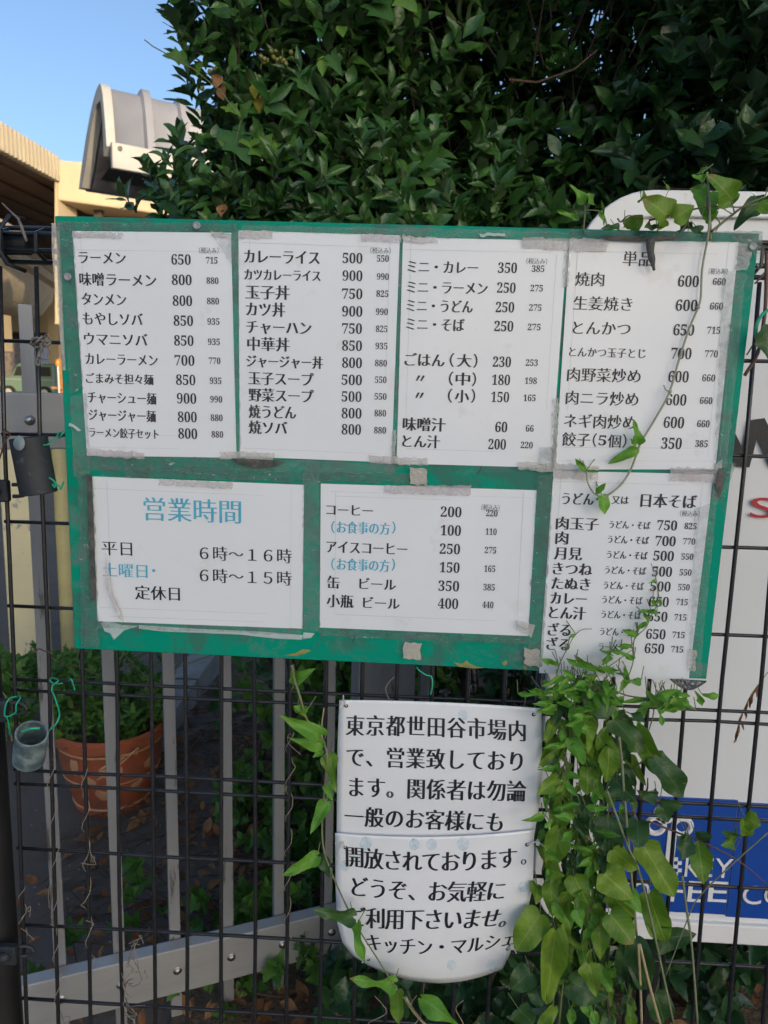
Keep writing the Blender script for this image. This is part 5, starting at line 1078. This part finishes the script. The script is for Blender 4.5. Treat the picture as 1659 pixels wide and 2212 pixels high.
for _ in range(175):
    y = random.uniform(300, 2212); l_, r_2 = env(y); x = random.uniform(l_, r_2); L_ = random.uniform(60, 190); a = random.gauss(1.57, .5)
    vleaf(v1, c6, (x, y-L_*.5), (x+L_*math.cos(a), y+L_*math.sin(a)*.6), L_*random.uniform(.32, .55), random.choice(['oblong', 'cordate', 'cordate', 'narrow']), random.choice(['vine', 'vine', 'vinedark', 'vinedark', 'fresh']), random.uniform(-.03, .012), fold=.2)
for _ in range(95):
    y = random.uniform(380, 1900); x = random.uniform(260, 700 if y < 1200 else 560); L_ = random.uniform(55, 150); a = random.gauss(1.57, .7)
    vleaf(v1, c6, (x, y-L_*.5), (x+L_*math.cos(a), y+L_*math.sin(a)*.6), L_*random.uniform(.28, .5), random.choice(['oblong', 'cordate', 'narrow']), random.choice(['vine', 'fresh', 'vinedark']), random.uniform(-.045, .0), fold=.25)
for _ in range(115):                                       # narrow fresh shoots at the top
    x = random.gauss(440, 150); y = random.gauss(225, 55)
    if y < 60: y = 100
    if random.random() < .25: x, y = random.gauss(930, 80), random.gauss(285, 30)
    if random.random() < .25: x, y = random.uniform(220, 520), random.uniform(330, 1300)
    L_ = random.uniform(80, 165); a = random.uniform(-.4, 3.5)
    vleaf(v1, c6, (x, y), (x+L_*math.cos(a), y+L_*math.sin(a)*.7), random.uniform(26, 42), 'narrow', 'fresh', random.uniform(-.06, -.02), fold=.3)
for b, t in (((300, 90), (190, 55)), ((420, 100), (340, 50)), ((470, 110), (390, 30)), ((570, 140), (400, 60)), ((600, 30), (560, 90)), ((740, 60), (650, 10)), ((695, 190), (690, 110)), ((1150, 330), (1100, 240)), ((1110, 360), (990, 290)), ((260, 200), (200, 190))): vleaf(v1, c6, b, t, 30, 'narrow', 'fresh', -.03)
for pts, r, m in (([(600, 2212), (560, 1700), (590, 1300), (560, 900), (590, 400), (560, 200)], .0022, 'wood'), ([(300, 2212), (350, 1700), (400, 1100), (340, 640), (380, 250)], .0016, 'stem'), ([(450, 1500), (380, 950), (330, 700), (370, 500)], .0012, 'stem'), ([(770, 370), (790, 560), (800, 650), (755, 700), (750, 850), (735, 1300), (725, 1650)], .0018, 'stem'), ([(830, 190), (850, 300), (860, 370), (830, 480), (790, 560)], .0012, 'stem'), ([(560, 200), (700, 270), (900, 290), (1000, 280)], .0012, 'stem')):
    stem(v1, c6, pts, r, m)
rs_ = empty('red_stemmed_creeper', P(*c6(1100, 1100), -.03), 'thin red stemmed creeper with toothed leaves crossing the blue sign panel', 'vine')
for b, t, w_, m in (((1120, 1130), (1160, 1392), 120, 'vine'), ((1060, 1095), (1025, 1245), 95, 'vinedark'), ((1110, 1100), (1205, 1105), 60, 'vinedark'), ((1070, 1100), (1005, 1115), 50, 'vinedark'), ((1400, 990), (1490, 1040), 110, 'vine'), ((1395, 1100), (1385, 990), 90, 'vine'), ((1350, 1100), (1265, 1080), 60, 'vinedark'), ((1350, 1110), (1270, 1160), 70, 'vine'), ((900, 905), (945, 1022), 95, 'vinedark'), ((900, 890), (1035, 930), 80, 'vinedark'), ((880, 860), (760, 830), 80, 'vinedark')): vleaf(rs_, c6, b, t, w_, 'serrate', m, -.035)
for pts, r in (([(680, 780), (770, 880), (860, 880), (910, 905)], .0022), ([(770, 880), (820, 830), (825, 760)], .0016), ([(830, 1015), (1000, 1080), (1200, 1160), (1380, 1260), (1536, 1395)], .0014), ([(1395, 1000), (1380, 1100), (1325, 1200)], .001), ([(1110, 1105), (1120, 1130)], .001), ([(1200, 1160), (1210, 1300), (1180, 1380)], .0005)): stem(rs_, c6, pts, r, 'redstem', -.03)
for pts, r, m, lab in (([(655, 515), (670, 640), (690, 900), (725, 1300), (765, 1740)], .0022, 'stalk', 'tall grey green stalk in front of the thick vine'), ([(585, 835), (640, 980), (710, 1170), (800, 1400), (980, 2215)], .0020, 'stalk', 'long leaning stalk with a brown tip in front of the thick vine'), ([(1030, 1340), (1055, 1540), (1085, 1750), (1120, 2215)], .0020, 'stalk', 'upright stalk with a grey tip below the blue sign panel'), ([(770, 1740), (780, 1950), (790, 2215)], .0022, 'straw', 'dry straw stalk, left one of the bent pair'), ([(778, 1740), (840, 2000), (900, 2215)], .0024, 'straw', 'dry straw stalk, right one of the bent pair'), ([(1536, 1080), (1300, 1290), (1120, 1470), (1050, 1620), (930, 1930)], .0012, 'stalk', 'thin stalk slanting across the blue sign panel')):
    MB().tube(spline([P(*c6(*p), -.075+.01*i) for i, p in enumerate(pts)]), r*.8, 6).build('plant_stalk', M[m], smooth=True, label=lab, cat='stalk')
gh = empty('grass_head', P(*c6(1400, 330), .1), 'dry drooping grass head in front of the white sign', 'grass')
gpts = spline([P(*c6(*p), .08) for p in ((1560, 100), (1500, 180), (1440, 260), (1395, 350), (1365, 430), (1350, 490))])
MB().tube(gpts, .0007, 5).build('stem', M['straw'], gh)
for i, p in enumerate(gpts):
    if i > 3: put_leaf(gh, p, p+Vector((random.gauss(-.004, .004), -.003, -.016)), .0035, Vector((random.gauss(0, .5), -1, .1)), 'narrow', 'dryleaf', 'spikelet')
v2 = empty('slender_vine', P(*c5(250, 900), -.02), 'slender vine with opposite heart leaves left of the hanging notices', 'vine')
for b, t, w_ in (((225, 350), (0, 240), 115), ((240, 400), (40, 372), 85), ((285, 470), (322, 692), 100), ((265, 640), (300, 740), 60), ((265, 745), (168, 935), 90), ((210, 1065), (0, 1182), 95), ((240, 1060), (287, 1200), 80), ((420, 1420), (183, 1382), 110), ((445, 1460), (482, 1705), 85), ((660, 1810), (398, 1785), 105), ((685, 1860), (690, 2060), 115), ((830, 1900), (1045, 2060), 115), ((95, 180), (140, 240), 70), ((240, 440), (180, 480), 50), ((150, 200), (70, 180), 60)): vleaf(v2, c5, b, t, w_*.85, 'cordate', random.choice(['vinedark', 'vine', 'fresh', 'fresh']), -.055, fold=.15)
stem(v2, c5, [(60, -60), (75, 20), (110, 130), (150, 260), (235, 370), (268, 480), (250, 700), (238, 900), (255, 1050), (320, 1220), (430, 1450), (560, 1660), (690, 1860), (830, 2030)], .0019, 'stem', -.058)
stem(v2, c5, [(240, 400), (235, 300), (250, 190)], .0014, 'straw', -.05); stem(v2, c5, [(730, 1900), (780, 1980), (850, 2060)], .003, 'straw', -.05)
for b, t, w_ in (((10, 1600), (140, 1500), 100), ((20, 1560), (0, 1500), 70)): vleaf(v2, c9, (b[0]-1383+0, b[1]), (t[0]-1383, t[1]), w_, 'lobed', 'fresh', -.03)
v3 = empty('board_vine', P(1500, 660, -.01), 'single pale vine stem hanging down across the price sheets', 'vine')
MB().tube(spline([P(u, v, y) for u, v, y in ((1527, 372, -.03), (1533, 440, -.02), (1530, 505, -.012), (1517, 580, -.010), (1514, 640, -.010), (1508, 664, -.011), (1488, 712, -.010), (1466, 780, -.010), (1445, 850, -.011), (1415, 905, -.010), (1385, 955, -.011), (1377, 976, -.012), (1362, 1015, -.012), (1340, 1048, -.014), (1312, 1070, -.014), (1288, 1079, -.014))]), .0014, 8).build('stem', M['palestem'], v3, smooth=True)
for (u, v) in ((1508, 664), (1447, 846), (1377, 974)): MB().lathe([(0, -.003), (.0026, -.001), (.0026, .001), (0, .003)], P(u, v, -.0115), 8).build('stem_node', M['palestem'], v3, smooth=True)
for b, t, w_ in (((823, 15), (800, -150), 70), ((815, 40), (635, 195), 70), ((600, 400), (622, 520), 90), ((560, 385), (625, 320), 38), ((497, 240), (432, 168), 40), ((497, 240), (585, 245), 18)): vleaf(v3, c9, (b[0], b[1]+50 if b[1] < 60 and t[1] < 0 else b[1]+(70 if b[1] < 60 else 0)), (t[0], t[1]+(60 if b[1] < 60 and t[1] < 0 else 0)), w_, 'cordate' if w_ > 60 else 'narrow', 'fresh', -.016, dy=-.006, fold=.3)
MB().tube(spline([P(*c9(*p), -.013) for p in ((600, 405), (550, 385), (510, 320), (497, 240), (475, 175))]), .0011, 6).build('stem', M['palestem'], v3, smooth=True)
MB().tube(spline([P(1447, 846, -.011), P(1438, 842, -.014), P(1434, 832, -.014)]), .0008, 5).build('stem', M['palestem'], v3)
v4 = empty('thin_shoots', P(1380, 1440, -.012), 'thin wiry shoots growing up over the udon price sheet', 'vine')
for pts, r in (([(765, 1560), (800, 1450), (805, 1320), (880, 1240), (920, 1150), (955, 1080), (950, 960), (935, 900), (912, 830)], .0008), ([(540, 1520), (640, 1490), (740, 1420), (795, 1380)], .0007), ([(310, 1540), (330, 1470), (370, 1390), (420, 1300), (470, 1255), (535, 1250)], .0008), ([(805, 1320), (850, 1230), (905, 1200)], .0006)): stem(v4, c9, pts, r, 'stem', -.012)
for b, t, w_ in (((940, 930), (895, 960), 14), ((925, 1060), (940, 1110), 30), ((965, 1060), (975, 1105), 22), ((915, 1140), (835, 1135), 26), ((950, 1135), (880, 1140), 22), ((905, 1190), (860, 1140), 30), ((890, 1205), (820, 1250), 30), ((830, 1290), (730, 1255), 36), ((830, 1290), (790, 1270), 26), ((795, 1350), (690, 1362), 26), ((790, 1365), (740, 1345), 20), ((650, 1400), (600, 1390), 26), ((655, 1380), (605, 1480), 34), ((720, 1400), (650, 1385), 30), ((800, 1450), (700, 1400), 22), ((430, 1280), (385, 1305), 18), ((320, 1470), (215, 1440), 24), ((370, 1385), (365, 1350), 12), ((770, 1540), (680, 1530), 18), ((745, 1570), (750, 1505), 30), ((620, 1530), (580, 1480), 24)): vleaf(v4, c9, b, t, w_, 'narrow', 'fresh', -.014, dy=-.008, fold=.3)
v5 = empty('top_corner_vine', P(1500, 440, 0), 'broad leaved vine growing over the upper right corner of the board', 'vine')
for b, t, w_, m, k in (((480, 185), (398, 65), 60, 'fresh', 'cordate'), ((545, 190), (480, 120), 50, 'fresh', 'cordate'), ((450, 300), (310, 238), 34, 'fresh', 'narrow'), ((605, 300), (575, 235), 34, 'fresh', 'cordate'), ((610, 330), (598, 170), 14, 'vine', 'narrow'), ((780, 360), (860, 265), 130, 'vine', 'cordate'), ((700, 360), (600, 345), 60, 'vinedark', 'cordate'), ((1010, 270), (865, 150), 175, 'vine', 'cordate'), ((1060, 290), (1190, 200), 130, 'vine', 'cordate'), ((1285, 120), (1240, 260), 160, 'fresh', 'cordate'), ((1270, 130), (1160, 95), 90, 'fresh', 'cordate'), ((1425, 165), (1280, 0), 150, 'vine', 'cordate'), ((1290, 250), (1350, 225), 80, 'fresh', 'cordate'), ((1260, 300), (1345, 240), 70, 'fresh', 'cordate'), ((1640, 150), (1440, 365), 95, 'vinedark', 'oblong'), ((1600, 200), (1659, 260), 80, 'vine', 'cordate'), ((1240, 60), (1170, 10), 60, 'fresh', 'cordate'), ((1230, 0), (1280, -50), 60, 'fresh', 'cordate'), ((1000, 300), (960, 360), 70, 'vine', 'cordate'), ((1100, 360), (1180, 340), 80, 'vinedark', 'oblong'), ((1230, 370), (1170, 350), 60, 'vinedark', 'cordate'), ((950, 350), (880, 335), 60, 'vinedark', 'oblong'), ((1380, 200), (1480, 130), 60, 'vine', 'oblong'), ((1030, 110), (1010, 70), 18, 'fresh', 'narrow'), ((850, 175), (870, 110), 60, 'vine', 'cordate')):
    vleaf(v5, c2, b, t, w_, k, m, random.uniform(-.03, .02), fold=.12)
for pts, r in (([(1100, 380), (1150, 300), (1110, 240)], .001), ([(480, 380), (490, 240), (480, 185)], .0012), ([(635, 360), (600, 250), (495, 235)], .001), ([(950, 370), (985, 300), (1030, 270), (1000, 180), (1030, 95)], .0008), ([(1290, 430), (1290, 300), (1270, 200), (1275, 120)], .0018), ([(1420, 165), (1440, 260), (1345, 205)], .001), ([(900, 300), (1100, 250), (1300, 210), (1500, 215), (1659, 170)], .0014), ([(1300, 370), (1400, 290), (1520, 200), (1640, 150)], .0018), ([(700, 290), (720, 310), (770, 270), (850, 290)], .0012), ([(740, 350), (745, 235)], .0006), ([(1150, 200), (1150, 370)], .001), ([(1325, 280), (1350, 320), (1320, 380)], .001)): stem(v5, c2, pts, r, 'stem', -.01)
dl = MB(); dl.tube(spline([P(1406, 512, -.012), P(1405, 540, -.013), P(1410, 568, -.014), P(1413, 584, -.012)]), [.0008, .004, .0055, .005, .0045, .004, .0045, .004, .003, .0022, .0018, .0018, .0016][:13], 7); dl.build('withered_leaf', M['glue'], smooth=True, label='dark withered leaf hanging over the heading of the last upper sheet', cat='leaf')
v6 = empty('woody_creeper', P(1645, 700, .0), 'brown woody creeper with one dark leaf at the right frame edge', 'vine')
for pts, r in (([(725, 250), (720, 600), (700, 800), (660, 1000), (565, 1160)], .0024), ([(640, 490), (660, 470), (720, 400)], .0012), ([(635, 920), (600, 980), (580, 1010)], .001)):
    q = spline([Vector(P((1540+x/3.16)/1.0687, (500+y/3.16)/1.0687, .004)) for x, y in pts]); MB().tube(q, r, 6).build('stem', M['redstem'], v6, smooth=True)
put_leaf(v6, P(1655, 700, -.01), P(1660, 780, -.02), .04, Vector((.3, -1, .3)), 'serrate', 'vinedark')
cc = P(1672, 712, -.004)
MB().tube([cc+Vector((.022*math.cos(a), 0, .026*math.sin(a))) for a in np.linspace(1.3, 4.2, 12)], .0022, 6).build('green_ring', M['greenwire'], smooth=True, label='thick green ring of coated wire at the right frame edge', cat='wire')
gt = MB(); gt.tube(spline([P(900, 1440, -.004), P(905, 1448, -.008), P(920, 1458, -.004), P(932, 1462, -.002), P(934, 1480, -.006), P(930, 1500, -.006)]), .0012, 6); gt.build('green_wire_tie', M['greenwire'], smooth=True, label='green wire tying the lower board edge to the mesh', cat='wire')
